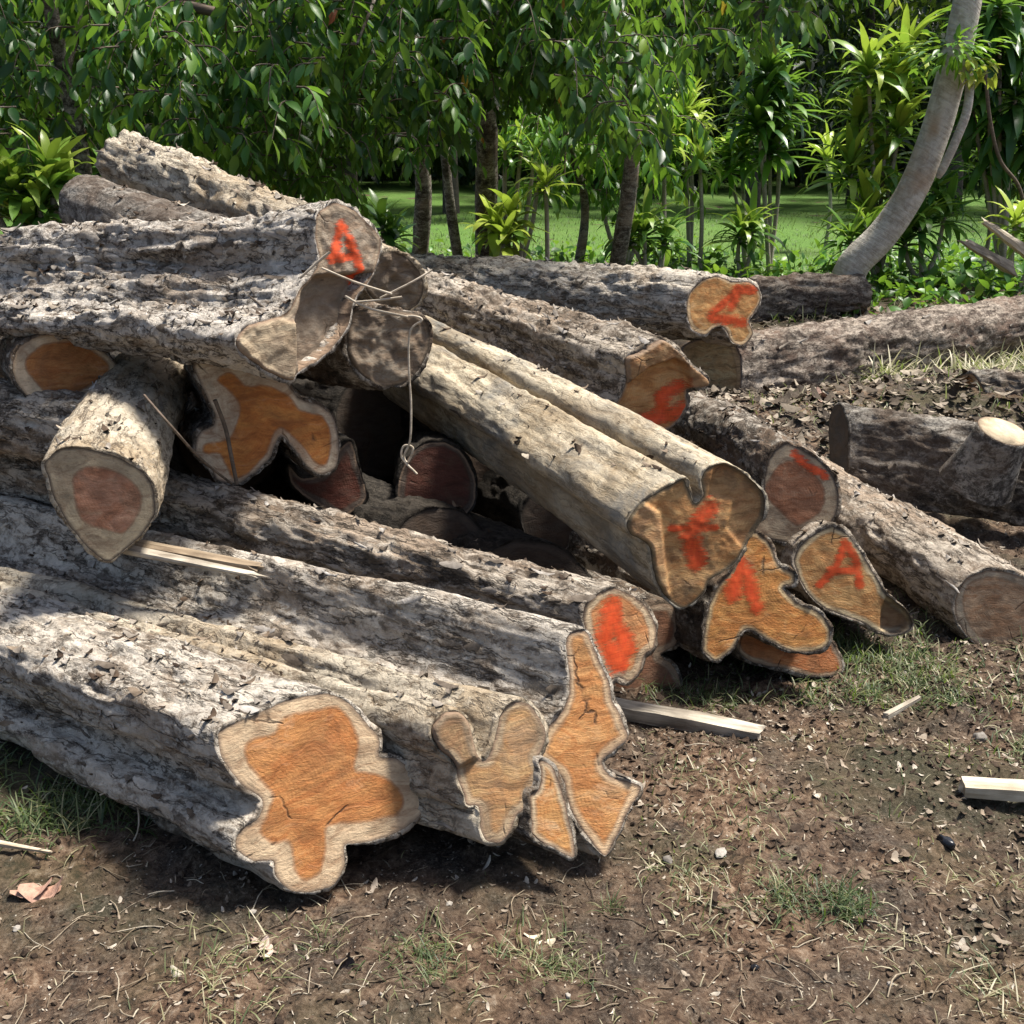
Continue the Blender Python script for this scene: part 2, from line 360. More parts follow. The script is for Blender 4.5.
    fl = sst(.05, .2, fbm(flat*np.array([9., 22, 22])+sd*1.9, 3, sd+8))   # plates of bark with an edge
    disp = amp*(.8*rid-.7+.6*g3+.85*fl+.6*gl+.9*gb)+lump*g2*np.repeat(np.minimum(1, tt*8), M)
    V = V+no*(bt+disp.reshape(n_al, M)*np.clip(.35+tt*12, 0, 1)[:, None])[..., None]
    V[:3] = V[:3]+no[:3]*(bt*1.3*fbm(O3*14+sd*2, 3, sd+4))[None, :, None]; V[0, :, 0] += fbm(O3*70+sd, 3, sd+6)*rag-.002; V[0, :, 0] += fbm(O3*18+sd, 2, sd)*rag
    inner = O3.copy()
    # back cap, slightly domed, two extra rings
    cb = V[-1].mean(0); r1 = cb+(V[-1]-cb)*.55; r1[:, 0] += .004; c0 = cb+np.array([.006, 0, 0])
    VV = np.concatenate([inner, V.reshape(-1, 3), r1, c0[None]])
    R_ = n_al+1
    i = np.arange(R_)[:, None]*M; j = np.arange(M)[None]; j2 = (j+1) % M
    Q = np.stack([i+j, i+j2, i+M+j2, i+M+j], -1).reshape(-1, 4)
    if sgn > 0 or True:
        pass
    base = (R_)*M; jj = np.arange(M); Tt = np.stack([base+jj, base+(jj+1) % M, np.full(M, base+M)], 1)
    mi = np.concatenate([np.zeros((R_-1)*M), np.ones(M), np.ones(M)])
    # orientation: outward
    q0 = VV[Q[M*5]]; nrm = np.cross(q0[1]-q0[0], q0[3]-q0[0])
    if nrm.dot(no[4, 0]) < 0: Q = Q[:, ::-1]; Tt = Tt[:, ::-1]
    me = mesh_np('bark', VV, [Q, Tt], mi=mi)
    Mw = Matrix(((R[0, 0], R[0, 1], R[0, 2], F[0]), (R[1, 0], R[1, 1], R[1, 2], F[1]), (R[2, 0], R[2, 1], R[2, 2], F[2]), (0, 0, 0, 1)))
    fm = fm or {}
    fmat = face_mat('cut_wood', seed=sd*.37, **fm)
    if parent is None:
        root = empty(name, M=Mw); tag(root, label, 'log', group)
        body = link('bark', me, [bark or M_BARK, fmat], root); holder = root
    else:
        body = link(piece, me, [bark or M_BARK, fmat], parent); root = parent
        body.matrix_local = parent.matrix_world.inverted() @ Mw; holder = body
        if plabel: body['label'] = plabel
    # end face
    gs = max(.006, math.sqrt(abs(area))/62)
    mn, mx = O2.min(0), O2.max(0); gx, gy = np.meshgrid(np.arange(mn[0], mx[0], gs), np.arange(mn[1], mx[1], gs*.87))
    gx = gx+(np.arange(gx.shape[0]) % 2)[:, None]*gs*.5
    G = np.stack([gx.ravel(), gy.ravel()], 1); G = G+(rg.random(G.shape)-.5)*gs*.2
    A_, B_ = O2, np.roll(O2, -1, 0)
    G = G[inside(G, O2)]; G = G[seg_dist(G, A_, B_) > gs*.55]
    pts = [Vector(p) for p in O2]+[Vector(p) for p in G]
    r = delaunay_2d_cdt(pts, [], [list(range(M))], 1, 1e-6)
    fv = np.array([[v[0], v[1]] for v in r[0]]); ff = np.array([f for f in r[2] if len(f) == 3])
    rim = seg_dist(fv, A_, B_)
    if heart is not None:
        H3 = plane(heart); H2 = np.stack([H3@e1, H3@e2], 1); H2, _ = resample_closed(H2, 120)
        hd = seg_dist(fv, H2, np.roll(H2, -1, 0))*np.where(inside(fv, H2), 1, -1)
    else: hd = rim-sapw*(1+.5*fbm(np.column_stack([fv*9, np.full(len(fv), sd)]), 2, sd))
    hgt = relief*(fbm(np.column_stack([fv*22, np.full(len(fv), sd)]), 4, sd)*1.3)*np.minimum(1, rim/.012)
    tone = np.zeros(len(fv))
    for (spoly, so, tn_) in (steps or []):
        S3 = plane(spoly); S2 = np.stack([S3@e1, S3@e2], 1); sdv = seg_dist(fv, S2, np.roll(S2, -1, 0))*np.where(inside(fv, S2), 1, -1)
        hgt = hgt+so*sst(-.006, .006, sdv)*np.minimum(1, rim/.004); tone = tone+tn_*sst(-.008, .008, sdv+.006*fbm(np.column_stack([fv*40, fv[:, :1]]), 2, 4))
    FV = fv[:, :1]*e1+fv[:, 1:]*e2+nl*hgt[:, None]
    mf = mesh_np('cut_face', FV, ff, {'rim': rim, 'heart': hd, 'tone': tone})
    fo = link('cut_face', mf, fmat, holder)
    if flabel: fo['label'] = flabel
    if paint:
        pd = np.full(len(fv), 9.)
        for stroke, w in paint:
            S3 = plane(stroke); S2 = np.stack([S3@e1, S3@e2], 1); wm = w*D*1.1/FPX
            if len(S2) > 1: dd = seg_dist(fv, S2[:-1], S2[1:])
            else: dd = np.linalg.norm(fv-S2[0], axis=1)
            pd = np.minimum(pd, dd/wm)
        keep = (pd[ff].min(1) < 1.9) & (rim[ff].min(1) > .002)
        if keep.any():
            sub = ff[keep]; ids, inv = np.unique(sub, return_inverse=True)
            mp = mesh_np('paint_mark', FV[ids]+nl*.0016, inv.reshape(-1, 3), {'pd': pd[ids]})
            po = link('paint_mark', mp, M_PAINT, fo if parent is not None else root); po['label'] = plabel or 'red spray paint mark on the sawn end'
    if flakes:
        vi = rg.integers(2, n_al-1, flakes*4); vj = rg.integers(0, M, flakes*4)
        pw = no[vi, vj]; up = (pw@R.T)[:, 2]; ok = (up > -.25) & (rg.random(len(up)) < .5+.5*up); vi, vj = vi[ok][:flakes], vj[ok][:flakes]
        Pp = V[vi, vj]+no[vi, vj]*.003; N_ = no[vi, vj]; kk = len(Pp)
        X = np.column_stack([np.ones(kk), (rg.random((kk, 2))-.5)*.9]); X = X-N_*(X*N_).sum(1)[:, None]+N_*((rg.random(kk)-.35)*.32)[:, None]
        S = np.stack([.009+.03*rg.random(kk)**2.5, .004+.009*rg.random(kk)**1.5, .008+.01*rg.random(kk)], 1)*(1+.12*(D-2))
        scatter('loose_bark', FLK_V, FLK_F, Pp, X, N_, S, np.clip(rg.random(kk)*.75+.25, 0, 1), M_FLAKE, root)['kind'] = 'stuff'
    return root
# a curled ragged flake
def _flake():
    V = []; nx, ny = 5, 3
    wid = [.35, .9, 1.0, .8, .25]; sh = [0, .15, -.1, .1, .25]
    for i in range(nx):
        for j in range(ny):
            u = i/(nx-1)*2-1; v = (j/(ny-1)*2-1)*wid[i]
            V.append((u, v+sh[i], .45*u*u-.35*v*v+(.12 if (i+j) % 2 else 0)))
    F = [(i*ny+j, (i+1)*ny+j, (i+1)*ny+j+1, i*ny+j+1) for i in range(nx-1) for j in range(ny-1)]
    return np.array(V), np.array(F)
FLK_V, FLK_F = _flake()

# --- front row
OR = dict(heart=(.42, .15, .04), sap=(.50, .37, .235), rim=(.25, .18, .12), dark=.3)
A = log('nearest thick log with a clean four-lobed orange heartwood face at lower left',
    Zm(160, 560, K, [(178, 515), (270, 472), (380, 425), (500, 402), (570, 430), (620, 488), (662, 545), (660, 592), (715, 598), (775, 650), (810, 700), (792, 760), (745, 800), (680, 835), (610, 852), (556, 858), (556, 920), (520, 980), (450, 1000), (390, 992), (345, 950), (340, 905), (280, 908), (230, 870), (238, 820), (295, 775), (308, 722), (250, 680), (203, 620), (178, 570)]),
    2.05, (0, 664, 2.95), L=3.3, s=1.02, rnd=.45, bark=M_BARKW, amp=.008, flakes=420, fm=dict(OR, ang=.9), nw=.72, bt=.007,
    heart=Zm(160, 560, K, [(255, 570), (290, 535), (345, 525), (380, 472), (450, 458), (530, 440), (572, 480), (600, 560), (588, 632), (650, 642), (700, 670), (735, 725), (710, 768), (640, 785), (560, 790), (502, 802), (495, 870), (480, 940), (440, 960), (408, 930), (390, 852), (335, 848), (303, 815), (330, 760), (345, 705), (300, 650), (265, 612)]))
B = log('low log with a dull dirty sawn end beside the tall split face',
    Zm(400, 560, K, [(97, 500), (128, 462), (175, 458), (205, 490), (232, 585), (258, 605), (278, 560), (298, 478), (318, 442), (350, 428), (395, 440), (430, 495), (437, 545), (415, 600), (425, 640), (400, 690), (383, 742), (350, 770), (333, 820), (300, 852), (258, 845), (240, 800), (235, 742), (200, 735), (178, 670), (160, 610), (120, 570), (97, 530)]),
    2.08, (0, 618, 3.1), L=3.4, s=.9, rnd=.12, bark=M_TAN, amp=.005, flakes=200, nw=.8, sapw=.02,
    fm=dict(heart=(.46, .22, .075), sap=(.42, .31, .19), dark=.75, grey=.2, ang=1.0, streak=.8),
    steps=[(Zm(400, 560, K, [(90, 490), (128, 455), (200, 450), (235, 590), (175, 625), (110, 575)]), .02, -.45)])
C = log('split log with a tall narrow wedge-shaped orange face touching the soil',
    Zm(400, 560, K, [(500, 235), (525, 215), (560, 215), (578, 250), (600, 305), (630, 365), (640, 420), (668, 480), (685, 532), (640, 578), (608, 608), (635, 650), (690, 665), (727, 685), (692, 750), (655, 830), (617, 892), (560, 830), (520, 765), (500, 700), (482, 645), (415, 592), (425, 545), (452, 500), (490, 452), (510, 400), (507, 320)]),
    2.17, (40, 574, 3.4), L=3.6, s=1.0, rnd=.35, bark=M_BARKW, amp=.004, flakes=150, nw=.8, sapw=.016,
    fm=dict(heart=(.50, .20, .06), sap=(.60, .42, .25), dark=.3, ang=1.3, streak=.4))
log('', Zm(400, 560, K, [(418, 602), (455, 618), (478, 662), (493, 712), (508, 772), (523, 850), (520, 896), (462, 866), (402, 832), (397, 782), (393, 712), (418, 690), (425, 642)]),
    2.06, (40, 590, 3.3), L=2.8, s=.9, rnd=.3, bark=M_BARKD, amp=.005, nw=.8, sapw=.012, parent=C, piece='split_slab', plabel='narrow slab cracked away from the tall face',
    fm=dict(heart=(.46, .19, .055), sap=(.6, .47, .3), dark=.2, ang=1.2))
Dl = log('long rough-barked log, small round end blotched bright red above the tall split face',
    Zm(400, 560, K, [(557, 140), (600, 102), (650, 86), (705, 110), (748, 152), (772, 200), (765, 262), (735, 290), (722, 338), (690, 366), (655, 350), (632, 362), (603, 300), (570, 240), (553, 185)]),
    2.62, (165, 512, 3.45), L=3.4, s=1.15, rnd=.8, bark=M_BARK, amp=.012, flakes=260, sapw=.022, nw=.5,
    fm=dict(heart=(.5, .2, .07), sap=(.58, .44, .28), dark=.3), paint=[(Zm(400, 560, K, [(640, 150), (620, 240), (655, 300)]), 15), (Zm(400, 560, K, [(650, 190), (680, 260)]), 13)])
log('dark stained log end in shadow behind the red-blotched round end',
    [(628, 628), (650, 606), (672, 605), (680, 628), (675, 645), (660, 655), (672, 664), (680, 680), (678, 692), (664, 706), (640, 700), (612, 694), (604, 660)],
    3.0, (520, 590, 3.9), L=1.8, rnd=.6, bark=M_BARKD, amp=.006, sapw=.02, fm=dict(heart=(.22, .075, .03), sap=(.34, .25, .17), dark=.6, grey=.2))
# --- left stack
log('short log poking toward the camera at left, greyish face with a reddish core',
    Zm(0, 320, K, [(135, 430), (180, 388), (240, 384), (320, 400), (390, 430), (442, 472), (466, 530), (464, 590), (430, 642), (380, 690), (330, 726), (298, 716), (250, 670), (203, 610), (165, 540), (147, 480)]),
    2.85, (153, 378, 3.85), s=.85, rnd=.85, k0=.1, bark=M_TAN, amp=.006, lump=.01, nw=.45, tilt=(0, .0), flakes=40,
    heart=Zm(0, 320, K, [(225, 470), (260, 445), (330, 450), (390, 480), (425, 530), (412, 590), (370, 640), (333, 637), (280, 620), (240, 590), (222, 530)]),
    fm=dict(heart=(.34, .14, .075), sap=(.40, .33, .22), dark=.6, grey=.15, rim=(.1, .08, .06), ang=.3))
G = log('big topmost log of the heap with shaggy bark and a red mark on its end',
    Zm(220, 160, K, [(292, 165), (318, 140), (345, 128), (400, 150), (445, 190), (482, 238), (477, 300), (450, 362), (402, 425), (385, 500), (325, 580), (235, 640), (216, 664), (150, 640), (62, 580), (48, 540), (80, 500), (150, 480), (205, 455), (240, 390), (275, 350), (300, 300), (287, 230)]),
    3.3, (0, 289, 3.75), L=2.8, s=.5, sp_=.55, rnd=.2, bark=M_BARKG, amp=.013, lump=.045, flakes=650, nw=.3, sapw=.02, relief=.008,
    fm=dict(heart=(.33, .22, .14), sap=(.42, .33, .23), dark=.55, grey=.45, ang=.2, streak=.6),
    paint=[(Zm(220, 160, K, [(365, 190), (340, 290)]), 6.5), (Zm(220, 160, K, [(365, 190), (400, 270), (430, 360)]), 6.5), (Zm(220, 160, K, [(335, 295), (400, 290)]), 6)],
    steps=[(Zm(220, 160, K, [(290, 350), (460, 340), (400, 520), (240, 650), (225, 500), (250, 400)]), -.05, -.55), (Zm(220, 160, K, [(40, 540), (60, 500), (150, 470), (225, 490), (228, 560), (216, 680), (130, 650)]), .01, .8)])
log('weathered log behind the topmost log, its rough far end raised against the trees',
    Zm(220, 160, K, [(440, 340), (470, 290), (520, 275), (570, 300), (608, 350), (612, 400), (590, 440), (530, 465), (470, 430), (440, 390)]),
    3.95, (122, 158, 4.9), L=1.6, s=.95, rnd=.6, bark=M_TAN, amp=.014, lump=.02, flakes=160, nw=.35, sapw=.02,
    fm=dict(heart=(.17, .12, .08), sap=(.2, .15, .105), dark=.9, grey=.2, streak=1, rim=(.06, .045, .03)), relief=.014, rag=.016)
log('dark smooth log end leaning up at upper left beneath the raised rough log',
    [(180, 262), (192, 226), (222, 218), (246, 236), (246, 272), (222, 292), (190, 288)], 3.9, (82, 203, 4.6), L=.95, s=.95, rnd=.8, bark=M_BLK, amp=.004, lump=.012)
log('plain grey-brown sawn end with a dangling vine, right below the topmost log',
    Zm(220, 160, K, [(390, 470), (430, 452), (500, 445), (560, 455), (605, 468), (632, 510), (628, 570), (600, 630), (560, 668), (500, 685), (430, 650), (385, 585)]),
    3.5, (250, 338, 4.5), L=2.0, s=1.0, rnd=.8, bark=M_BARKD, amp=.01, sapw=.012, nw=.55, flakes=60,
    fm=dict(heart=(.2, .135, .085), sap=(.22, .155, .1), dark=.9, grey=.2, streak=1, rim=(.06, .045, .03)), relief=.014, rag=.016)
log('oval orange log end with pale outer ring at the far left under the topmost log',
    Zm(0, 320, K, [(38, 130), (60, 78), (130, 46), (210, 44), (290, 80), (342, 125), (352, 160), (320, 200), (262, 238), (190, 270), (118, 258), (62, 205), (42, 165)]),
    3.5, (15, 352, 4.8), L=1.8, rnd=.8, bark=M_BARKD, amp=.006, nw=.5,
    heart=Zm(0, 320, K, [(80, 112), (130, 76), (220, 66), (300, 108), (332, 140), (310, 170), (240, 212), (150, 222), (110, 192), (80, 145)]),
    fm=dict(heart=(.44, .15, .04), sap=(.64, .49, .32), rim=(.35, .25, .16), dark=.45))
log('butterfly-shaped orange log end with deep notches under the shaggy topmost log',
    Zm(0, 320, K, [(585, 140), (615, 98), (660, 95), (710, 130), (770, 130), (850, 170), (900, 235), (958, 255), (1003, 290), (1022, 380), (1010, 442), (970, 464), (930, 445), (888, 392), (850, 350), (832, 372), (810, 420), (762, 462), (718, 494), (660, 484), (632, 445), (588, 402), (600, 340), (642, 318), (648, 285), (622, 232), (600, 180)]),
    3.4, (225, 395, 4.7), L=2.2, rnd=.6, bark=M_BARKD, amp=.007, nw=.6, flakes=40,
    heart=Zm(0, 320, K, [(655, 180), (690, 160), (745, 200), (790, 195), (860, 225), (898, 268), (970, 290), (997, 350), (985, 430), (950, 428), (900, 368), (850, 322), (820, 350), (800, 402), (742, 462), (700, 472), (665, 402), (612, 402), (620, 372), (692, 358), (722, 272), (700, 220)]),
    fm=dict(heart=(.52, .17, .035), sap=(.52, .42, .30), dark=.35, rim=(.2, .15, .11)))
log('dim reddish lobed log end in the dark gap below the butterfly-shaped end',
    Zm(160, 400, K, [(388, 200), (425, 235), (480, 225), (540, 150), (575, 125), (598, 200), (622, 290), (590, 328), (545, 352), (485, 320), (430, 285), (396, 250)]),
    3.7, (300, 445, 5.0), L=1.9, rnd=.6, bark=M_SHADEBARK, amp=.006, sapw=.022, fm=dict(heart=(.10, .02, .01), sap=(.10, .075, .06), dark=.6))  # bark and face darkened in colour for the shade of the gap
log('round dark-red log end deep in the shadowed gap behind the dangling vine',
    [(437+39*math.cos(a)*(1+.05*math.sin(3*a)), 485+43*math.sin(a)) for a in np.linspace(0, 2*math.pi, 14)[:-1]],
    3.7, (425, 452, 5.0), L=1.9, rnd=.6, bark=M_SHADEBARK, amp=.006, sapw=.02, fm=dict(heart=(.085, .02, .011), sap=(.085, .065, .05), dark=.6))  # red face kept near-black, the gap's shade put into its colour
log('log coloured near-black for shade, low in the gap under the long pale log',
    [(470, 600), (480, 560), (515, 542), (560, 548), (590, 580), (590, 620), (560, 650), (500, 650), (475, 630)], 3.3, (390, 520, 4.6), L=2.0, rnd=.7, bark=M_SHADEBARK, amp=.008, fm=dict(heart=(.05, .03, .02), sap=(.06, .045, .035), rim=(.03, .025, .02)))  # shade of the gap painted into near-black bark and face colours
log('grey log lying at the left edge below the oval orange end',
    [(100, 410), (125, 395), (155, 405), (165, 435), (152, 462), (120, 468), (98, 445)], 3.3, (-60, 408, 3.7), L=1.5, rnd=.7, bark=M_BARK, amp=.01, flakes=40)
# --- unseen logs added to darken the heap's hollow, shade painted into their colours
for lb_, f_, D_0, bk_ in [('added near-black log darkening the hollow behind the round dark-red end', (500, 440), 4.3, (330, 385, 5.6)), ('added near-black log darkening the hollow behind the dim reddish lobed end', (385, 425), 4.5, (170, 380, 5.6)), ('added near-black log end behind the shade-coloured log under the long pale log', (575, 525), 3.9, (440, 450, 5.2)), ('added near-black log between the butterfly-shaped end and the poking log', (230, 440), 4.0, (60, 400, 5.2)), ('lowest added near-black log behind the long rough-barked log', (440, 560), 3.5, (200, 470, 4.9))]:
    log(lb_, [(f_[0]+52*math.cos(a)*(1+.06*math.sin(3*a+f_[0])), f_[1]+52*math.sin(a)) for a in np.linspace(0, 2*math.pi, 12)[:-1]], D_0, bk_, L=2.4, rnd=.7, bark=M_SHADEBARK, amp=.01, dens=.7, fm=dict(heart=(.05, .03, .02), sap=(.06, .045, .035), dark=.7, grey=0, rim=(.03, .025, .02)))
# --- centre
Lg = log('long pale debarked log running diagonally down the middle of the heap, face smeared red',
    Zm(560, 420, .3711, [(180, 275), (215, 225), (270, 190), (330, 158), (345, 185), (362, 225), (385, 205), (380, 160), (400, 128), (445, 118), (500, 148), (548, 198), (550, 255), (517, 310), (492, 352), (470, 385), (405, 430), (385, 470), (332, 507), (290, 482), (262, 440), (250, 400), (238, 340), (190, 305)]),
    2.8, (420, 372, 4.4), L=2.5, s=.95, rnd=.25, bark=M_SMOOTH, amp=.004, lump=.014, nw=.5, sapw=.006, relief=.006, rag=.012, bt=.006, flakes=10, steps=[(Zm(560, 420, .3711, [(420, 110), (560, 150), (570, 300), (500, 350), (450, 290), (470, 220), (400, 205)]), -.012, -.3), (Zm(560, 420, .3711, [(170, 270), (215, 215), (270, 250), (285, 400), (300, 520), (240, 400)]), .012, .25)],
    fm=dict(heart=(.50, .23, .075), sap=(.5, .33, .16), dark=.7, grey=.08, ang=1.4, streak=.7, rim=(.12, .09, .05)),
    paint=[(Zm(560, 420, .3711, [(405, 235), (345, 310), (372, 380)]), 11), (Zm(560, 420, .3711, [(300, 290), (420, 290)]), 4)])
Jl = log('thick log slanting behind the long pale log, ragged end with torn bark lip',
    Zm(440, 240, K, [(555, 355), (600, 335), (660, 300), (700, 320), (745, 370), (800, 415), (795, 440), (745, 450), (742, 505), (700, 562), (640, 583), (600, 577), (535, 548), (515, 515), (545, 470), (560, 420)]),
    3.9, (445, 312, 5.2), L=2.2, s=1.0, rnd=.5, bark=M_BARK, amp=.012, lump=.02, nw=.5, sapw=.008, flakes=260, relief=.007, rag=.015, steps=[(Zm(440, 240, K, [(500, 440), (545, 340), (600, 320), (660, 290), (700, 310), (750, 370), (810, 415), (800, 450), (748, 455), (735, 375), (700, 355), (625, 380), (560, 430), (520, 500), (500, 500)]), .04, -.45)],
    fm=dict(heart=(.52, .23, .075), sap=(.5, .35, .2), dark=.4, ang=1.2),
    paint=[(Zm(440, 240, K, [(725, 435), (665, 470), (672, 510)]), 8), (Zm(440, 240, K, [(740, 505), (660, 530), (590, 560)]), 9)])
log('round log end with brown core and pale ring, right of the red-smeared face',
    Zm(560, 420, .3711, [(548, 180), (555, 130), (575, 85), (610, 64), (655, 80), (712, 120), (746, 178), (748, 240), (720, 292), (670, 327), (600, 328), (535, 312), (518, 285), (545, 260), (555, 220)]),
    3.35, (715, 436, 4.4), L=1.6, s=.95, rnd=.6, bark=M_BARKD, amp=.007, nw=.5, flakes=60,
    heart=Zm(560, 420, .3711, [(553, 180), (590, 122), (640, 108), (690, 148), (712, 200), (697, 250), (640, 285), (598, 250), (560, 210)]),
    fm=dict(heart=(.32, .12, .055), sap=(.46, .36, .24), dark=.5, grey=.08, rim=(.07, .055, .045)),
    paint=[(Zm(560, 420, .3711, [(630, 90), (660, 118), (715, 150)]), 5)])
log('yellowish three-lobed log end with a big red smear, just above the grass',
    Zm(560, 420, .3711, [(488, 330), (505, 305), (535, 306), (568, 340), (590, 392), (628, 412), (632, 440), (600, 452), (640, 492), (700, 520), (727, 560), (722, 604), (682, 626), (620, 622), (560, 592), (520, 566), (492, 570), (462, 620), (422, 646), (386, 620), (390, 560), (402, 500), (432, 440), (470, 400), (485, 365)]),
    2.95, (600, 540, 4.0), L=2.2, rnd=.6, bark=M_BARKD, amp=.007, nw=.5, sapw=.012, flakes=50,
    fm=dict(heart=(.50, .19, .045), sap=(.62, .46, .25), dark=.3, rim=(.12, .09, .06)),
    paint=[(Zm(560, 420, .3711, [(490, 390), (465, 470)]), 10), (Zm(560, 420, .3711, [(500, 400), (530, 500)]), 9)])
log('low flat orange-brown log end pressed onto the grass under the three-lobed end',
    Zm(560, 420, .3711, [(470, 590), (500, 572), (560, 580), (620, 600), (680, 610), (725, 596), (748, 625), (762, 662), (750, 686), (680, 688), (600, 668), (540, 658), (490, 635)]),
    3.02, (640, 590, 4.0), L=1.8, rnd=.6, bark=M_BARKD, amp=.005, sapw=.012, fm=dict(heart=(.40, .13, .04), sap=(.42, .33, .22), dark=.5))
log('log end bearing a bold red letter A beside the grey log at right',
    Zm(560, 420, .3711, [(630, 375), (655, 330), (700, 298), (735, 288), (775, 308), (812, 358), (850, 418), (880, 470), (928, 508), (950, 548), (938, 570), (900, 578), (860, 572), (840, 562), (800, 540), (745, 522), (692, 492), (652, 440)]),
    3.2, (740, 530, 4.2), L=1.8, rnd=.6, bark=M_BARK, amp=.006, sapw=.016, nw=.5, flakes=50,
    fm=dict(heart=(.50, .23, .075), sap=(.60, .47, .28), dark=.4, rim=(.1, .08, .06)),
    paint=[(Zm(560, 420, .3711, [(768, 328), (745, 395), (700, 445)]), 5.0), (Zm(560, 420, .3711, [(768, 328), (800, 380), (808, 445)]), 5.0), (Zm(560, 420, .3711, [(730, 405), (800, 405)]), 5.0)],
    steps=[(Zm(560, 420, .3711, [(880, 480), (925, 505), (948, 550), (900, 580), (866, 560), (868, 510)]), -.03, -.7)])
R_ = log('long grey log at the right edge, its sawn end cut off by the frame',
    [(955, 600), (965, 580), (990, 570), (1020, 576), (1050, 592), (1070, 620), (1060, 655), (1030, 668), (1000, 655), (972, 640), (958, 622)],
    3.3, (848, 522, 4.3), L=2.6, s=1.05, rnd=.5, bark=M_BARK, amp=.009, lump=.02, flakes=200, sapw=.03, nw=.4, group='logs lying at the right of the heap',
    fm=dict(heart=(.42, .22, .11), sap=(.42, .33, .23), dark=.5, grey=.15))
# --- far logs
Q_ = log('far log atop the heap with a bright orange mushroom-shaped end and a red triangle mark',
    Zm(440, 240, K, [(742, 205), (752, 160), (785, 125), (830, 108), (880, 125), (930, 125), (958, 145), (966, 180), (948, 215), (930, 245), (943, 280), (915, 315), (880, 308), (862, 272), (845, 260), (820, 268), (800, 285), (765, 275), (748, 245)]),
    6.3, (460, 290, 7.4), L=2.6, s=1.1, rnd=.5, bark=M_BARKW, amp=.02, lump=.03, nw=.5, sapw=.02, flakes=120, group='far logs behind the heap',
    fm=dict(heart=(.60, .27, .085), sap=(.70, .50, .28), dark=.15, rim=(.15, .1, .07), streak=.3),
    paint=[(Zm(440, 240, K, [(945, 148), (895, 150), (815, 232), (915, 248)]), 5.5), (Zm(440, 240, K, [(900, 150), (878, 195)]), 6)])
P_ = log('long purplish-brown log lying on the ground at right behind the heap, one end sawn square',
    [(683, 348), (700, 340), (728, 338), (740, 358), (740, 395), (728, 412), (704, 412), (688, 398), (682, 372)],
    6.35, (1024, 322, 8.0), L=4.2, s=1.0, rnd=.6, bark=M_PURP, amp=.012, lump=.05, nw=.75, bend=(0, -.02), flakes=80, group='far logs behind the heap',
    fm=dict(heart=(.34, .21, .09), sap=(.34, .23, .12), dark=.6, ang=1.5, streak=.9))
S_ = log('dark blackened log at right with a sawn-off pale branch stub on top',
    [(829, 445), (829, 420), (834, 406), (842, 406), (849, 428), (850, 465), (846, 488), (839, 498), (832, 480)],
    4.9, (1040, 485, 4.3), L=1.6, s=1.15, rnd=.6, bark=M_BLK, amp=.008, lump=.03, nw=.5, group='logs lying at the right of the heap', flakes=30,
    fm=dict(heart=(.035, .028, .024), sap=(.04, .033, .028), rim=(.03, .025, .02), dark=.8, grey=.1))
log('short reddish-brown log stub lying in front of the leaning pale trunk',
    [(740, 302), (742, 286), (748, 278), (754, 282), (757, 302), (753, 320), (745, 324)], 9.6, (862, 294, 9.9), L=1.12, s=1.15, rnd=.7, bark=M_PURP, amp=.02, nw=.5, fm=dict(heart=(.09, .06, .04), sap=(.1, .07, .05), dark=.8, grey=.4), group='far logs behind the heap')
log('thin dark log end in soil shadow at the right edge behind the blackened log',
    [(944, 400), (952, 380), (972, 374), (985, 392), (980, 412), (958, 418)], 6.3, (1040, 400, 6.1), L=1.2, s=1.1, rnd=.7, bark=M_BLK, amp=.02, nw=.5, group='logs lying at the right of the heap')
# branch stub on S
def stub():
    c = at(1004, 431, 4.22); ax = norm(np.array([.15, -.25, .8])); pts = np.array([c-ax*.26, c-ax*.12, c-ax*.04, c])
    V, F = tube_data(pts, [.15, .118, .108, .104], 28, jit=.10, seed=3); top = len(V); V = np.vstack([V, pts[-1]+ax*.004])
    inv = np.array(S_.matrix_world.inverted()); Vl = (np.c_[V, np.ones(len(V))]@inv.T)[:, :3]
    n = 28; b = n*3; capf = np.array([[b+j, b+(j+1) % n, top] for j in range(n)])
    me = mesh_np('branch_stub', Vl, [F, capf], {'rim': np.r_[np.zeros(top), .1], 'heart': np.r_[np.full(top, -.1), -.02]}, mi=[0]*len(F)+[1]*len(capf))
    link('branch_stub', me, [M_BLK, face_mat('stub_cut', heart=(.5, .4, .25), sap=(.52, .42, .28), dark=.3, ringk=30)], S_)
stub()

# ------------------------------------------------------------------ ground
def hg(x, y):
    p = np.column_stack([x, y, np.zeros_like(x)])
    h = .06*fbm(p*.55, 3, 90)+.022*fbm(p*3.2, 3, 91)
    near = np.exp(-np.maximum(0, y-7)/6)
    h = h+near*(.013*np.abs(fbm(p*13, 3, 92))*2+.011*fbm(p*30, 3, 93))
    rough = sst(.3, 1.1, x)*sst(1.7, 2.2, y)*(1-sst(4, 7, y))
    h = h+rough*(.05*np.abs(fbm(p*np.array([6., 9, 1]), 3, 95)))
    h = h+.2*np.exp(-((x-2.9)**2/.8+(y-6.3)**2/.35))+.12*np.exp(-((x-1.2)**2/.6+(y-6.0)**2/.3))
    h = h-.03*np.exp(-((x-1.15)**2/.25+(y-2.75)**2/.02))-.05*sst(2.2, 1.2, y)*0
    return h-.02
def axis_grid(a, b, d, far, g):
    mid = np.arange(a, b, d); e = []; s = d; v = 0
    while v < far: s *= g; v += s; e.append(v)
    e = np.array(e); return np.concatenate([(a-e)[::-1], mid, b+e])
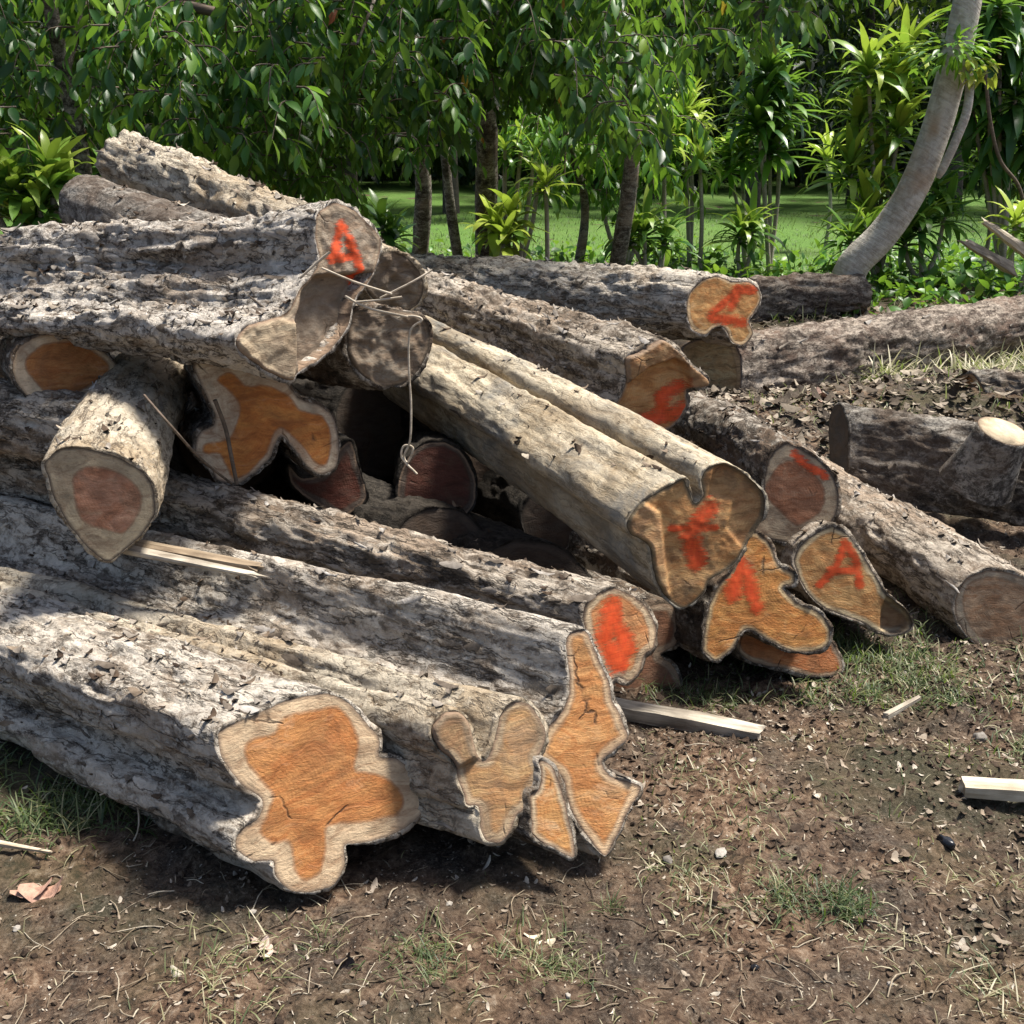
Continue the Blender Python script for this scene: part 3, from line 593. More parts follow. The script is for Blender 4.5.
def ground_mat():
    T = NT('moist_brown_soil'); o = T.obj()
    n1 = T.noise(o, 3.2, 6, .62, .4); n2 = T.noise(o, 38, 8, .72, .3); n3 = T.noise(o, 130, 5, .7)
    col = T.ramp(n2, [(.36, (.018, .010, .006)), (.47, (.095, .056, .034)), (.58, (.20, .135, .088)), (.7, (.34, .27, .2))])
    col = T.mix(T.ramp(T.noise(o, .9, 5, .6), [(.45, 0), (.6, .45)]), col, (.04, .027, .018)); col = T.mix(T.ramp(n1, [(.40, 0), (.62, .85)]), col, T.ramp(n3, [(.40, (.012, .010, .008)), (.54, (.055, .045, .035)), (.66, (.15, .13, .105)), (.78, (.34, .30, .25))]))
    sp = T.n('ShaderNodeTexVoronoi'); sp.inputs['Scale'].default_value = 75; T.l(o, sp.inputs['Vector'])
    spk = T.ramp(sp.outputs['Distance'], [(.12, 1), (.22, 0)]); sel = T.ramp(T.n('ShaderNodeSeparateColor', i_0=sp.outputs['Color']).outputs[0], [(.80, 0), (.86, 1)])
    col = T.mix(T.math('MULTIPLY', spk, sel), col, (.42, .37, .30))
    gr = T.noise(o, 1.3, 5, .6, .5); col = T.mix(T.ramp(gr, [(.5, 0), (.64, .5)]), col, (.045, .05, .024))
    h = T.math('ADD', T.math('MULTIPLY', n2, 1.2), T.math('ADD', T.math('MULTIPLY', n3, .5), T.math('MULTIPLY', T.math('MULTIPLY', spk, sel), .3)))
    return T.done(T.bsdf(col, .9, h, .9, .014, .2))
gxs = axis_grid(-2.2, 2.6, .0125, 90, 1.028); gys = axis_grid(1.35, 4.6, .0125, 90, 1.022)
X, Y = np.meshgrid(gxs, gys); hz = hg(X.ravel(), Y.ravel()); nx, ny = len(gxs), len(gys)
ii = (np.arange(ny-1)[:, None]*nx+np.arange(nx-1)[None]).ravel()
gm = mesh_np('soil_ground', np.column_stack([X.ravel(), Y.ravel(), hz]), np.stack([ii, ii+1, ii+nx+1, ii+nx], 1))
tag(link('ground', gm, ground_mat()), kind='structure')
# lawn
def lawn_mat():
    T = NT('mown_lawn'); o = T.obj(); n = T.noise(o, 30, 6, .7); b = T.noise(o, .9, 4, .6)
    col = T.ramp(n, [(.3, (.04, .09, .016)), (.7, (.11, .21, .035))]); col = T.mix(T.ramp(b, [(.45, 0), (.7, .6)]), col, (.09, .13, .035))
    return T.done(T.bsdf(col, .8, n, .8, .03, .2))
lx, ly = np.meshgrid(np.linspace(-14, 16, 200), np.linspace(11.8, 32, 200))
ii = (np.arange(199)[:, None]*200+np.arange(199)[None]).ravel()
edge = 11.8; lz = hg(lx.ravel(), ly.ravel())+.015+.02*fbm(np.column_stack([lx.ravel()*2, ly.ravel()*2, lx.ravel()*0]), 2, 5)
tag(link('lawn', mesh_np('lawn', np.column_stack([lx.ravel(), ly.ravel(), lz]), np.stack([ii, ii+1, ii+201, ii+200], 1)), lawn_mat()), kind='structure')

# ------------------------------------------------------------------ leaf templates
def leaf_tpl(fold=.18, droop=.25):
    xs = [0, .22, .5, .78, 1]; ws = [.03, .36, .5, .33, .01]; V = []
    for x, w in zip(xs, ws):
        z = -droop*x*x; V += [(x, -w, z+fold*w), (x, 0, z), (x, w, z+fold*w)]
    F = []
    for i in range(4):
        a = i*3; F += [(a, a+1, a+4, a+3), (a+1, a+2, a+5, a+4)]
    return np.array(V), np.array(F)
def strap_tpl(droop=.6, w=.5, seg=6):
    V = []; ang = .0; p = np.array([0., 0.])
    for i in range(seg+1):
        t = i/seg; wi = w*(math.sin(math.pi*min(1, t*.85+.13)))**.7 if i < seg else .01
        V += [(p[0], -wi, p[1]+.25*wi*.1), (p[0], 0, p[1]-.01), (p[0], wi, p[1]+.25*wi*.1)]
        a = -droop*2.2*t**1.3; p = p+np.array([math.cos(a), math.sin(a)])/seg
    F = []
    for i in range(seg):
        a = i*3; F += [(a, a+1, a+4, a+3), (a+1, a+2, a+5, a+4)]
    return np.array(V), np.array(F)
def blade_tpl(seg=4, droop=.7):
    V = []; p = np.array([0., 0.])
    for i in range(seg+1):
        t = i/seg; w = .5*(1-t)**.6; V += [(p[0], -w, p[1]), (p[0], w, p[1])]
        a = -droop*1.8*t; p = p+np.array([math.cos(a), math.sin(a)])/seg
    return np.array(V), np.array([(2*i, 2*i+1, 2*i+3, 2*i+2) for i in range(seg)])
LF_V, LF_F = leaf_tpl(); 
def unit(n, rg): v = rg.normal(size=(n, 3)); return v/np.linalg.norm(v, axis=1)[:, None]

GREEN = [(0, (.014, .05, .02)), (.3, (.03, .10, .028)), (.55, (.06, .18, .03)), (.78, (.14, .30, .04)), (.92, (.30, .44, .06)), (.97, (.5, .46, .08)), (1, (.42, .09, .03))]
M_LEAF = leaf_mat('broad_glossy_leaf', GREEN, .45, .40)
M_LEAFB = leaf_mat('bright_leaf', [(0, (.03, .10, .015)), (.5, (.08, .22, .025)), (.85, (.2, .38, .04)), (1, (.5, .5, .08))], .42, .4)
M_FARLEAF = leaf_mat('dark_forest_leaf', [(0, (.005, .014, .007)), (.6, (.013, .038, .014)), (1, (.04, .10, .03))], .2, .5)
M_DRAC = leaf_mat('strap_leaf', [(0, (.014, .055, .02)), (.4, (.05, .15, .035)), (.7, (.17, .33, .05)), (1, (.46, .56, .08))], .38, .33)
M_TRUNK = bark_mat('lichen_trunk_bark', dark=(.03, .025, .02), mid=(.11, .095, .08), light=(.33, .32, .28), lo=.34, hi=.7, flake=.3, seed=9)
M_TWIG = plain_wood('twig_bark', (.05, .038, .028), (.16, .13, .10))

def tree(label, base, lean, h, r, crown_pts_fn, nb, leafL, mat, group, seed, trunk_mat=None, twig_leaves=11, tintf=None, name='broadleaf_tree', drop=.9, limbs=7):
    rg = np.random.default_rng(seed); base = np.array(base, float)
    root = empty(name, base); tag(root, label, 'tree', group)
    top = base+np.array([lean[0], lean[1], h]); c = curve([base+[0, 0, -.1], base+(top-base)*.35+rg.normal(size=3)*[.08, .08, 0], base+(top-base)*.7+rg.normal(size=3)*[.12, .12, 0], top], 26)
    V, F = tube_data(c-base, np.linspace(r*1.15, r*.45, 26), 16, jit=.18, seed=seed)
    a = Acc(); a.add(V, F); a.build('trunk', trunk_mat or M_TRUNK, root)
    P = crown_pts_fn(nb, rg)                      # branchlet origins (world)
    lb = Acc(); sel = P[rg.choice(len(P), limbs, replace=False)]
    for q in sel:
        s0 = c[rg.integers(12, 25)]; cc = curve([s0, (s0+q)/2+[0, 0, .25], q], 12); V, F = tube_data(cc-base, np.linspace(r*.32, .008, 12), 8); lb.add(V, F)
    lb.build('limb', trunk_mat or M_TRUNK, root)
    tw = Acc(); LP = []; LX = []; LZ = []; LT = []
    for q in P:
        az = rg.random()*2*math.pi; d = np.array([math.cos(az), math.sin(az), .1]); Lb = (.35+.4*rg.random())*leafL*4
        e1 = q+d*Lb*.45+[0, 0, -.12*drop*Lb]; e2 = q+d*Lb*.8+[0, 0, -.7*drop*Lb]
        cc = curve([q, e1, e2], 8); V, F = tube_data(cc-base, np.linspace(.006, .0025, 8), 4); tw.add(V, F)
        tb = rg.random()
        for k in range(twig_leaves):
            t = .1+.9*k/(twig_leaves-1); i = t*7; i0 = int(min(i, 6)); pt = cc[i0]*(1-(i-i0))+cc[i0+1]*(i-i0); tgt = norm(cc[i0+1]-cc[i0])
            side = np.cross(tgt, [0, 0, 1.]); side = norm(side) if np.linalg.norm(side) > .05 else np.array([1., 0, 0])
            sgn = 1 if k % 2 else -1
            X = tgt*.55+side*sgn*.75+np.array([0, 0, -.45-.4*rg.random()])*drop+rg.normal(size=3)*.22
            LP.append(pt); LX.append(X); LZ.append(np.array([0, 0, 1.])+rg.normal(size=3)*.45); LT.append(np.clip(tb**1.5*.6+rg.random()*.36, 0, .93))
    tw.build('twig', M_TWIG, root)['kind'] = 'stuff'
    LP = np.array(LP); N = len(LP); LT = np.array(LT)
    if tintf: LT = tintf(LP, LT, rg)
    LT = np.where(rg.random(N) < .004, 1.0, LT)
    sz = leafL*(.42+.75*rg.random(N)); S = np.stack([sz, sz*(.36+.1*rg.random(N)), sz*.8], 1)
    scatter('leaves', LF_V, LF_F, LP-base, np.array(LX), np.array(LZ), S, LT, mat, root)
    return root
ENV = np.array([(-260, 225), (-60, 215), (0, 195), (50, 165), (95, 145), (150, 165), (200, 190), (300, 190), (330, 150), (380, 195), (430, 195), (470, 150), (500, 130), (560, 135), (600, 165), (640, 175), (680, 110), (720, 85), (780, 70), (830, 25), (880, 5), (930, -60)], float)
def canopy(x0, x1, Y0, Y1, topy=-150, bias=1.0):
    def f(n, rg):
        px = rg.uniform(x0, x1, n); yl = np.interp(px, ENV[:, 0], ENV[:, 1])-45+rg.normal(size=n)*10
        t = rg.random(n)**bias; py = topy+(yl-topy)*t; YY = rg.uniform(Y0, Y1, n)
        P = np.array([at(a, b, c) for a, b, c in zip(px, py, YY)]); return P[fbm(P*1.5+5, 3, 71) > -.10+.1*rg.normal(size=n)]
    return f
GT = 'broadleaf trees overhanging the clearing'
def gp(px, Y, z=0): p = at(px, 300, Y); return (p[0], Y, z)
tree('dark straight-trunked tree at upper left with drooping glossy leaves over the raised log', gp(88, 6.9), (.05, .1), 3.6, .055, canopy(-200, 330, 6.3, 8.2), 980, .125, M_LEAF, GT, 11, trunk_mat=M_BLK)
tree('broadleaf tree with a wide dark trunk behind the middle of the heap', gp(486, 11.5), (.1, -1.5), 4.2, .11, canopy(250, 640, 6.8, 9.5), 1250, .13, M_LEAF, GT, 12, trunk_mat=M_BLK, limbs=14)
tree('lichen-barked tree with a low fork standing right of the wide dark trunk', gp(612, 11), (-.12, -.7), 4.2, .075, canopy(520, 890, 7.2, 10), 900, .13, M_LEAF, GT, 13, tintf=lambda P, T, r: np.clip(T+.22*sst(1.2, 2.6, P[:, 0]), 0, .95), limbs=10)
tree('slim mottled-trunk tree beside the bright lawn, left of the wide dark trunk', gp(418, 11.8), (.12, -.6), 3.6, .085, canopy(330, 480, 8.5, 11), 260, .13, M_LEAF, GT, 14)
tree('thin grey-trunk tree just left of the wide dark trunk', gp(464, 11.2), (-.1, -.3), 3.6, .05, canopy(400, 560, 8.5, 11), 200, .13, M_LEAF, GT, 15)
tree('sunlit shrubby tree with bright backlit leaves behind the raised log', gp(262, 9), (0, 0), 2.4, .06,
     lambda n, rg: np.array([at(a, b, c) for a, b, c in zip(rg.uniform(180, 345, n), rg.uniform(-20, 190, n), rg.uniform(8.2, 10, n))]), 330, .13, M_LEAFB, GT, 16)
tree('shrubby tree with yellow-tipped foliage beside the lichen-barked trunk', gp(575, 12), (0, 0), 2.2, .05,
     lambda n, rg: np.array([at(a, b, c) for a, b, c in zip(rg.uniform(520, 690, n), rg.uniform(60, 190, n), rg.uniform(11, 13, n))]), 220, .16, M_LEAFB, GT, 17)
tree('dark leafy bush-tree filling the far left corner', gp(-40, 8.5), (0, 0), 2.4, .06,
     lambda n, rg: np.array([at(a, b, c) for a, b, c in zip(rg.uniform(-200, 180, n), rg.uniform(-60, 190, n), rg.uniform(8, 9.5, n))]), 420, .13, M_LEAF, GT, 18)
# ------------------------------------------------------------------ strap-leaf plants
STR = [strap_tpl(.25, .5), strap_tpl(.55, .5), strap_tpl(.95, .5)]
def drac(label, base, heads, leafL=.5, stem_r=.026, nl=58, bright=.4, seed=0, group='strap-leaved plants along the lawn edge', name='strap_leaf_plant', w=.078, up=.72):
    rg = np.random.default_rng(seed+500); base = np.array(base, float); root = empty(name, base)
    tag(root, label, 'plant', group); st = Acc()
    P = []; Xd = []; T = []; Ls = []
    for h in heads:
        h = np.array(h, float)
        c = curve([base, base*.5+h*.5+[rg.normal()*.04, rg.normal()*.04, 0], h], 12); V, F = tube_data(c-base, np.linspace(stem_r, stem_r*.75, 12), 8, jit=.12, seed=seed); st.add(V, F)
        for k in range(nl):
            az = k*2.399+rg.random()*.5; t = k/nl; el = (up-.9)+(1.5)*t+rg.normal()*.15
            P.append(h+np.array([0, 0, -.22*leafL+.35*leafL*t])-base); Xd.append([math.cos(az)*math.cos(el), math.sin(az)*math.cos(el), math.sin(el)]); T.append(np.clip(bright*.6+.5*t*bright+rg.random()*.45, 0, 1)); Ls.append(leafL*(.7+.45*rg.random()))
    st.build('stem', M_TWIG2, root)
    P = np.array(P); Xd = np.array(Xd); T = np.array(T); Ls = np.array(Ls); var = rg.integers(0, 3, len(P))
    TV = np.stack([s[0] for s in STR])[var]
    scatter('leaves', TV, STR[0][1], P, Xd, np.tile([0, 0, 1.], (len(P), 1))+rg.normal(size=(len(P), 3))*.12, np.stack([Ls, Ls*w*2.1/.5*.5, Ls], 1), T, M_DRAC, root)
    return root
M_TWIG2 = plain_wood('pale_cane_stem', (.20, .17, .13), (.46, .42, .35), scale=25, stretch=(1, 1, 6))
def D_(label, px, by, heads, Y, **k):
    Yb = Y; base = np.array([at(px, by, Y)[0], Y, 0.0]); drac(label, base, [at(hx, hy, Y+dy) for hx, hy, dy in heads], **k)
D_('tallest cane plant in mid background with stacked tiers of drooping dark strap leaves', 770, 262, [(768, 70, 0), (778, 105, .1), (758, 120, -.1), (770, 150, .1)], 12.4, leafL=.55, seed=1, bright=.35)
D_('slim cane plant with one bright yellow-green head just left of the tallest cane plant', 690, 262, [(684, 115, 0), (690, 135, .2)], 12.6, leafL=.42, seed=2, bright=.9)
D_('straight thin cane with a small sunlit leaf tuft in front of the lawn', 700, 264, [(700, 165, 0)], 12.2, leafL=.36, seed=3, bright=.7, nl=30)
D_('cane plant with two leaf heads between the thin cane and the tallest cane', 746, 262, [(742, 155, 0), (728, 165, .2)], 12.8, leafL=.42, seed=4, bright=.55)
D_('lone cane with a star-like bright leaf tuft on the open lawn', 826, 238, [(826, 158, 0)], 14.5, leafL=.45, seed=5, bright=.95, nl=30)
D_('big many-headed cane clump with yellow-tipped leaves left of the leaning trunk', 880, 250, [(868, 70, 0), (890, 95, .1), (858, 120, .2), (900, 130, 0), (880, 165, .1), (905, 60, .2), (850, 170, 0), (868, 215, -.2), (895, 210, 0)], 11.6, leafL=.52, seed=6, bright=.75, nl=40)
D_('knee-high strap-leaf clump at the foot of the tallest cane', 742, 265, [(740, 235, 0), (752, 228, .1)], 11.8, leafL=.42, seed=7, bright=.6, nl=34)
D_('slender cane with a pale green tuft right of the leaning trunk', 985, 250, [(985, 170, 0)], 11.8, leafL=.4, seed=8, bright=.7, nl=32)
D_('huge drooping dark strap plant hanging over the upper right corner', 1005, 268, [(1000, 10, 0), (1020, 50, .1), (985, 40, .1), (1015, 100, 0), (1000, 140, .2), (970, 95, .3), (1040, 130, 0)], 11.5, leafL=.62, seed=9, bright=.12, nl=44, up=.0, group='strap-leaved plants along the lawn edge')
D_('sunlit young clump with upright yellow-green leaves left of the lichen-barked trunk', 500, 262, [(495, 228, 0), (512, 220, .1), (505, 240, -.1)], 10.8, leafL=.36, seed=10, bright=.95, nl=26, w=.12)
D_('dark ankle-high strap clump between the lichen-barked trunk and the thin cane', 650, 264, [(645, 232, 0), (665, 240, .1), (630, 240, 0)], 11.0, leafL=.4, seed=11, bright=.45, nl=34)
D_('white-edged leaf clump at the foot of the slim mottled trunk', 385, 262, [(382, 225, 0), (392, 238, 0)], 10.5, leafL=.33, seed=12, bright=.35, nl=30, w=.12)
D_('bright strap-leaf bush at the left edge beside the dark smooth log end', 30, 262, [(15, 185, 0), (50, 175, .1), (40, 205, 0), (-10, 200, 0), (70, 195, .2), (30, 225, 0)], 6.4, leafL=.3, seed=13, bright=.65, nl=34, w=.1)
D_('small strap-leaf clump seen between the two upper left log ends', 150, 262, [(140, 205, 0), (170, 212, .1), (120, 190, .1)], 6.6, leafL=.26, seed=14, bright=.5, nl=28, w=.12)
D_('shadowed strap clump right of the leaning trunk base', 925, 262, [(920, 225, 0), (945, 215, .1), (935, 190, .2), (905, 240, 0)], 11.3, leafL=.46, seed=15, bright=.4, nl=36)
D_('low strap clump hugging the left side of the leaning trunk base', 862, 266, [(850, 240, 0), (870, 235, .1)], 10.9, leafL=.4, seed=16, bright=.5, nl=32)
D_('yellow-leaved strap clump at the far right edge', 1018, 262, [(1015, 225, 0), (1030, 235, 0)], 10.6, leafL=.38, seed=17, bright=.85, nl=30)
D_('pale-stemmed cane with a spiky sunlit rosette between the lichen-barked trunk and the slim cane plant', 662, 262, [(664, 140, 0)], 11.6, leafL=.4, seed=21, bright=.95, nl=40)
D_('short cane with a bright spiky rosette against the dark wide trunk', 548, 262, [(546, 185, 0)], 10.9, leafL=.34, seed=22, bright=.9, nl=34)
D_('bunch of thin bare canes with sparse leaf tufts beside the wide dark trunk', 515, 250, [(505, 150, 0), (522, 140, .1), (535, 155, 0), (540, 165, .2)], 11.4, leafL=.3, seed=18, bright=.6, nl=14)
D_('cane shrub with glossy tufts behind the lichen-barked trunk', 625, 250, [(620, 150, 0), (640, 130, .2), (600, 165, .1), (655, 165, .2)], 12.2, leafL=.42, seed=19, bright=.5, nl=30)
# ------------------------------------------------------------------ leaning trunk
def leaning():
    base = at(846, 292, 10.2); base[2] = -.05; root = empty('leaning_tree', base); tag(root, 'pale smooth trunk curving up to the right behind the short reddish log stub', 'tree')
    pts = [base] + [at(x, y, d) for x, y, d in [(852, 268, 10.1), (885, 232, 10.05), (915, 185, 10), (936, 130, 10), (950, 80, 10), (962, 30, 10), (972, -30, 10), (985, -140, 10.1)]]
    T = NT('ringed_pale_bark'); o = T.obj(); n = T.noise(o, 14, 6, .65, .4); rg_ = T.noise(T.map(T.map(o, rot=(0, -.55, 0)), scale=(.6, .6, 6)), 6, 5, .65, .3)
    col = T.ramp(n, [(.3, (.30, .26, .21)), (.6, (.56, .52, .45))]); col = T.mix(T.ramp(T.noise(o, 2.0, 3, .5), [(.5, 0), (.62, .7)]), col, (.40, .26, .15)); col = T.mix(T.ramp(rg_, [(.42, .3), (.52, 0)]), col, (.2, .17, .14))
    pm = T.done(T.bsdf(col, .8, T.math('ADD', n, rg_), .7, .02))
    c = curve(pts, 60); V, F = tube_data(c-base, np.interp(np.linspace(0, 1, 60), [0, .12, .3, 1], [.18, .148, .132, .11]), 28, jit=.05, seed=2)
    a = Acc(); a.add(V, F); a.build('trunk', pm, root)
    c2 = curve([at(938, 178, 9.85), at(956, 140, 9.8), at(968, 105, 9.8), at(970, 62, 9.95)], 16); V, F = tube_data(c2-base, np.array([.02]+[.036]*14+[.02]), 10, jit=.1); a = Acc(); a.add(V, F); a.build('limb', pm, root)
    # upper crown beyond the top of the frame plus the little leafy sprout
    rg = np.random.default_rng(5); top = c[-1]; n = 450; P = top+rg.normal(size=(n, 3))*[.6, .6, .3]+[0, .6, 1.2]
    scatter('leaves', LF_V, LF_F, P-base, unit(n, rg)+[0, 0, -.2], unit(n, rg)*.5+[0, 0, 1], np.full(n, .14)[:, None]*[1, .4, .8], rg.random(n)*.7, M_LEAF, root)
    q = at(955, 52, 9.8)
    n = 150; P = q+rg.normal(size=(n, 3))*[.15, .12, .06]; d = P-q; d[:, 2] -= .05
    scatter('sprout', LF_V, LF_F, P-base, d+unit(n, rg)*.05, unit(n, rg)*.4+[0, 0, 1], np.full(n, .12)[:, None]*[1, .35, .8], .4+rg.random(n)*.5, M_LEAFB, root)
    q = at(980, 72, 9.75); n = 34; P = q+rg.normal(size=(n, 3))*[.05, .05, .05]
    scatter('yellow_sprout', LF_V, LF_F, P-base, unit(n, rg)+[0, 0, -.5], unit(n, rg)*.4+[0, 0, 1], np.full(n, .13)[:, None]*[1, .35, .8], np.full(n, 1.), M_LEAFB, root)
leaning()
# ------------------------------------------------------------------ far trees
M_FTR = plain_wood('far_trunk', (.03, .026, .02), (.10, .085, .07))
def far_tree(label, x, y, h, w, seed, n=4200, low=1.2, r=.16):
    rg = np.random.default_rng(seed+90); root = empty('forest_tree', (x, y, 0)); tag(root, label, 'tree', 'shaded trees beyond the lawn')
    c = curve([(0, 0, -.1), (rg.normal()*.1, 0, h*.4), (rg.normal()*.3, 0, h*.85)], 16); V, F = tube_data(c, np.linspace(r, r*.4, 16), 10, jit=.15); a = Acc(); a.add(V, F); a.build('trunk', M_FTR, root)
    nc = 34; C = np.column_stack([rg.normal(size=nc)*w*.45, rg.normal(size=nc)*w*.4, rg.uniform(low, h, nc)]); k = rg.integers(0, nc, n)
    sp = .32+.3*rg.random(nc); P = C[k]+unit(n, rg)*(sp[k]*rg.random(n)**.4)[:, None]*1.25
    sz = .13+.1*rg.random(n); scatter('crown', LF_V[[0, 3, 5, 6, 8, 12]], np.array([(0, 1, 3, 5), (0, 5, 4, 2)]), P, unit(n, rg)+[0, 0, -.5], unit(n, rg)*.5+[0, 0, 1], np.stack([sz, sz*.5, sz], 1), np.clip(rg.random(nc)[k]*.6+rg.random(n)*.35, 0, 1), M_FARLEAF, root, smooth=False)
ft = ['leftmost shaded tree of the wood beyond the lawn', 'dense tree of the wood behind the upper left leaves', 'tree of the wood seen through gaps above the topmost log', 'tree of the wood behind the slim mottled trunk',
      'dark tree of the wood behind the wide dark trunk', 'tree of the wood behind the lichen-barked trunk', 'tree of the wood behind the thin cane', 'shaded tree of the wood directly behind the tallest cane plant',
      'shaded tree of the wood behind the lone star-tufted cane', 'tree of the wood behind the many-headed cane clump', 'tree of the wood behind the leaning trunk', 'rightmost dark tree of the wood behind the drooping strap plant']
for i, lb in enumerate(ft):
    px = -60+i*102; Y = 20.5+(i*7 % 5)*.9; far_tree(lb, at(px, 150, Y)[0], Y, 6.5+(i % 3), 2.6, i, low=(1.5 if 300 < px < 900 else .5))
# far-off wood: a deep bank of foliage with a dark uneven mass behind it
def wood():
    rg = np.random.default_rng(77); n = 42000
    x = rg.uniform(-20, 24, n); z = rg.uniform(.2, 9, n)**1.0; y = 27+rg.random(n)*4+fbm(np.column_stack([x*.5, z*.5, x*0]), 3, 8)*3
    sz = .22+.2*rg.random(n); t = np.clip(.4+fbm(np.column_stack([x*.9, z*.9, y*.5]), 3, 3)*1.0+rg.random(n)*.2-.1, 0, 1)
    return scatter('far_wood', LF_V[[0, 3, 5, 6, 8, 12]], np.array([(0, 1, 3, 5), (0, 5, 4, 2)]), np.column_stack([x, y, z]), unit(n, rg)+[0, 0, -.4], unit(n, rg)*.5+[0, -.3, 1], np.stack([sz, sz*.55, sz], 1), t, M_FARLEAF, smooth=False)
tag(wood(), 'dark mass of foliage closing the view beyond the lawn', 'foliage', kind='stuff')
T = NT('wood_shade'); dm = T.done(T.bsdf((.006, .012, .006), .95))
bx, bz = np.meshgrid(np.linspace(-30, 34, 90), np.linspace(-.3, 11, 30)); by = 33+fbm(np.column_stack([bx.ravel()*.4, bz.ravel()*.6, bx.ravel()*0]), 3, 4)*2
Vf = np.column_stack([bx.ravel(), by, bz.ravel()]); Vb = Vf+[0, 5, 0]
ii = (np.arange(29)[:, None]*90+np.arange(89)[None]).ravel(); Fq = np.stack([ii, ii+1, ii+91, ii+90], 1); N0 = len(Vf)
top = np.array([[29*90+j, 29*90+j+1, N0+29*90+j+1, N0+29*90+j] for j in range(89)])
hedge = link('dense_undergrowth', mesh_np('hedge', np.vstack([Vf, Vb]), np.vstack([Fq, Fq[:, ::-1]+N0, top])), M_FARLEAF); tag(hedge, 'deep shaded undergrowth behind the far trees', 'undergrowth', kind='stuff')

# ------------------------------------------------------------------ ground clutter
BL = [blade_tpl(4, d) for d in (.2, .6, 1.1)]
BLV = np.stack([b[0] for b in BL]); BLF = BL[0][1]
M_GRASS = leaf_mat('grass_blade', [(0, (.03, .055, .02)), (.35, (.065, .10, .032)), (.55, (.15, .17, .07)), (.75, (.33, .29, .16)), (1, (.58, .52, .37))], .3, .55)
def blades(P, rg, L, tint, name, parent=None, flat=.0, w=.05):
    n = len(P); az = rg.random(n)*2*math.pi; el = np.clip(1.1-flat+rg.normal(size=n)*.35, .1, 1.5)
    X = np.stack([np.cos(az)*np.cos(el), np.sin(az)*np.cos(el), np.sin(el)], 1); Zn = np.stack([-np.cos(az)*np.sin(el), -np.sin(az)*np.sin(el), np.cos(el)], 1)
    S = np.stack([L, L*w+.0012, L], 1)
    return scatter(name, BLV[rg.integers(0, 3, n)], BLF, P, X, Zn, S, tint, M_GRASS, parent)
def gpatch(px0, px1, py0, py1, n, rg):
    px = rg.uniform(px0, px1, n); py = rg.uniform(py0, py1, n); P = np.array([on_ground(a, b) for a, b in zip(px, py)]); P[:, 2] = hg(P[:, 0], P[:, 1]); return P
rg = np.random.default_rng(31)
# rough grass as stuff, inside real patches of the clearing
Ps = []; Ls = []; Ts = []
for (x0, x1, y0, y1, n, L, t) in [(640, 960, 640, 700, 3600, .05, .42), (700, 930, 620, 660, 1500, .06, .4), (-60, 150, 745, 830, 1300, .07, .35), (850, 1060, 338, 392, 4200, .2, .85), (560, 1040, 370, 440, 2200, .09, .6),
        (0, 1024, 850, 1040, 500, .03, .75), (640, 1040, 690, 900, 1500, .035, .6), (940, 1040, 680, 760, 500, .05, .5), (840, 870, 440, 490, 260, .12, .2), (560, 1040, 262, 320, 2600, .16, .5), (300, 700, 250, 275, 1200, .18, .5), (880, 1060, 590, 680, 500, .05, .5)]:
    P = gpatch(x0, x1, y0, y1, n, rg); den = fbm(P*np.array([4., 4, 0])+9, 3, 55) > rg.normal(size=n)*.2-.02; P = P[den]; Ps.append(P); Ls.append(L*(.5+rg.random(len(P)))); Ts.append(np.clip(t+rg.normal(size=len(P))*.2, 0, 1))
tag(blades(np.concatenate(Ps), rg, np.concatenate(Ls), np.concatenate(Ts), 'rough_grass', flat=.35), 'sparse short grass straggling over the soil', 'grass', kind='stuff')
n = 26000; P = np.column_stack([rg.uniform(-8, 9, n), 11.8+rg.random(n)**1.5*9, np.zeros(n)]); P[:, 2] = hg(P[:, 0], P[:, 1])
tag(blades(P, rg, .05+.05*rg.random(n), np.clip(.27+rg.normal(size=n)*.12, 0, .6), 'lawn_grass', w=.12), 'short bright lawn grass beyond the heap', 'grass', kind='stuff')
# leafy weeds strip
n = 3400; P = np.concatenate([gpatch(640, 1060, 262, 312, n//2, rg), gpatch(250, 720, 255, 285, n//4, rg), gpatch(820, 1060, 250, 300, n//4, rg)]); n = len(P); P[:, 2] += .02+.2*rg.random(n)**1.5
d = unit(n, rg)+[0, 0, .2]; sz = .06+.09*rg.random(n)
tag(scatter('leafy_weeds', LF_V, LF_F, P, d, unit(n, rg)*.5+[0, 0, 1], np.stack([sz, sz*.6, sz], 1), np.clip(rg.random(n)**1.5*.9, 0, 1), M_LEAFB), 'low leafy weeds bordering the lawn behind the heap', 'weeds', kind='stuff')
# leaf litter on the slope at right, chips and crumbs over the soil
M_LIT = var_mat('dry_leaf_litter', [(0, (.04, .03, .022)), (.4, (.12, .095, .07)), (.75, (.27, .23, .18)), (1, (.55, .48, .38))])
M_CHIP = var_mat('wood_chip', [(0, (.05, .033, .022)), (.5, (.13, .09, .06)), (.8, (.34, .27, .2)), (1, (.68, .62, .52))])
n = 6500; P = np.concatenate([gpatch(560, 1060, 360, 470, n*2//3, rg), gpatch(740, 1060, 300, 360, n//3, rg)]); n = len(P); P[:, 2] += .01+.04*rg.random(n); sz = .02+.10*rg.random(n)**3
tag(scatter('leaf_litter', FLK_V*.5, FLK_F, P, unit(n, rg)*[1, 1, .25], unit(n, rg)*.4+[0, 0, 1], np.stack([sz, sz*.5, sz*.5], 1), rg.random(n), M_LIT), 'dry brown leaf litter and bark scraps behind the right logs', 'leaf litter', kind='stuff')
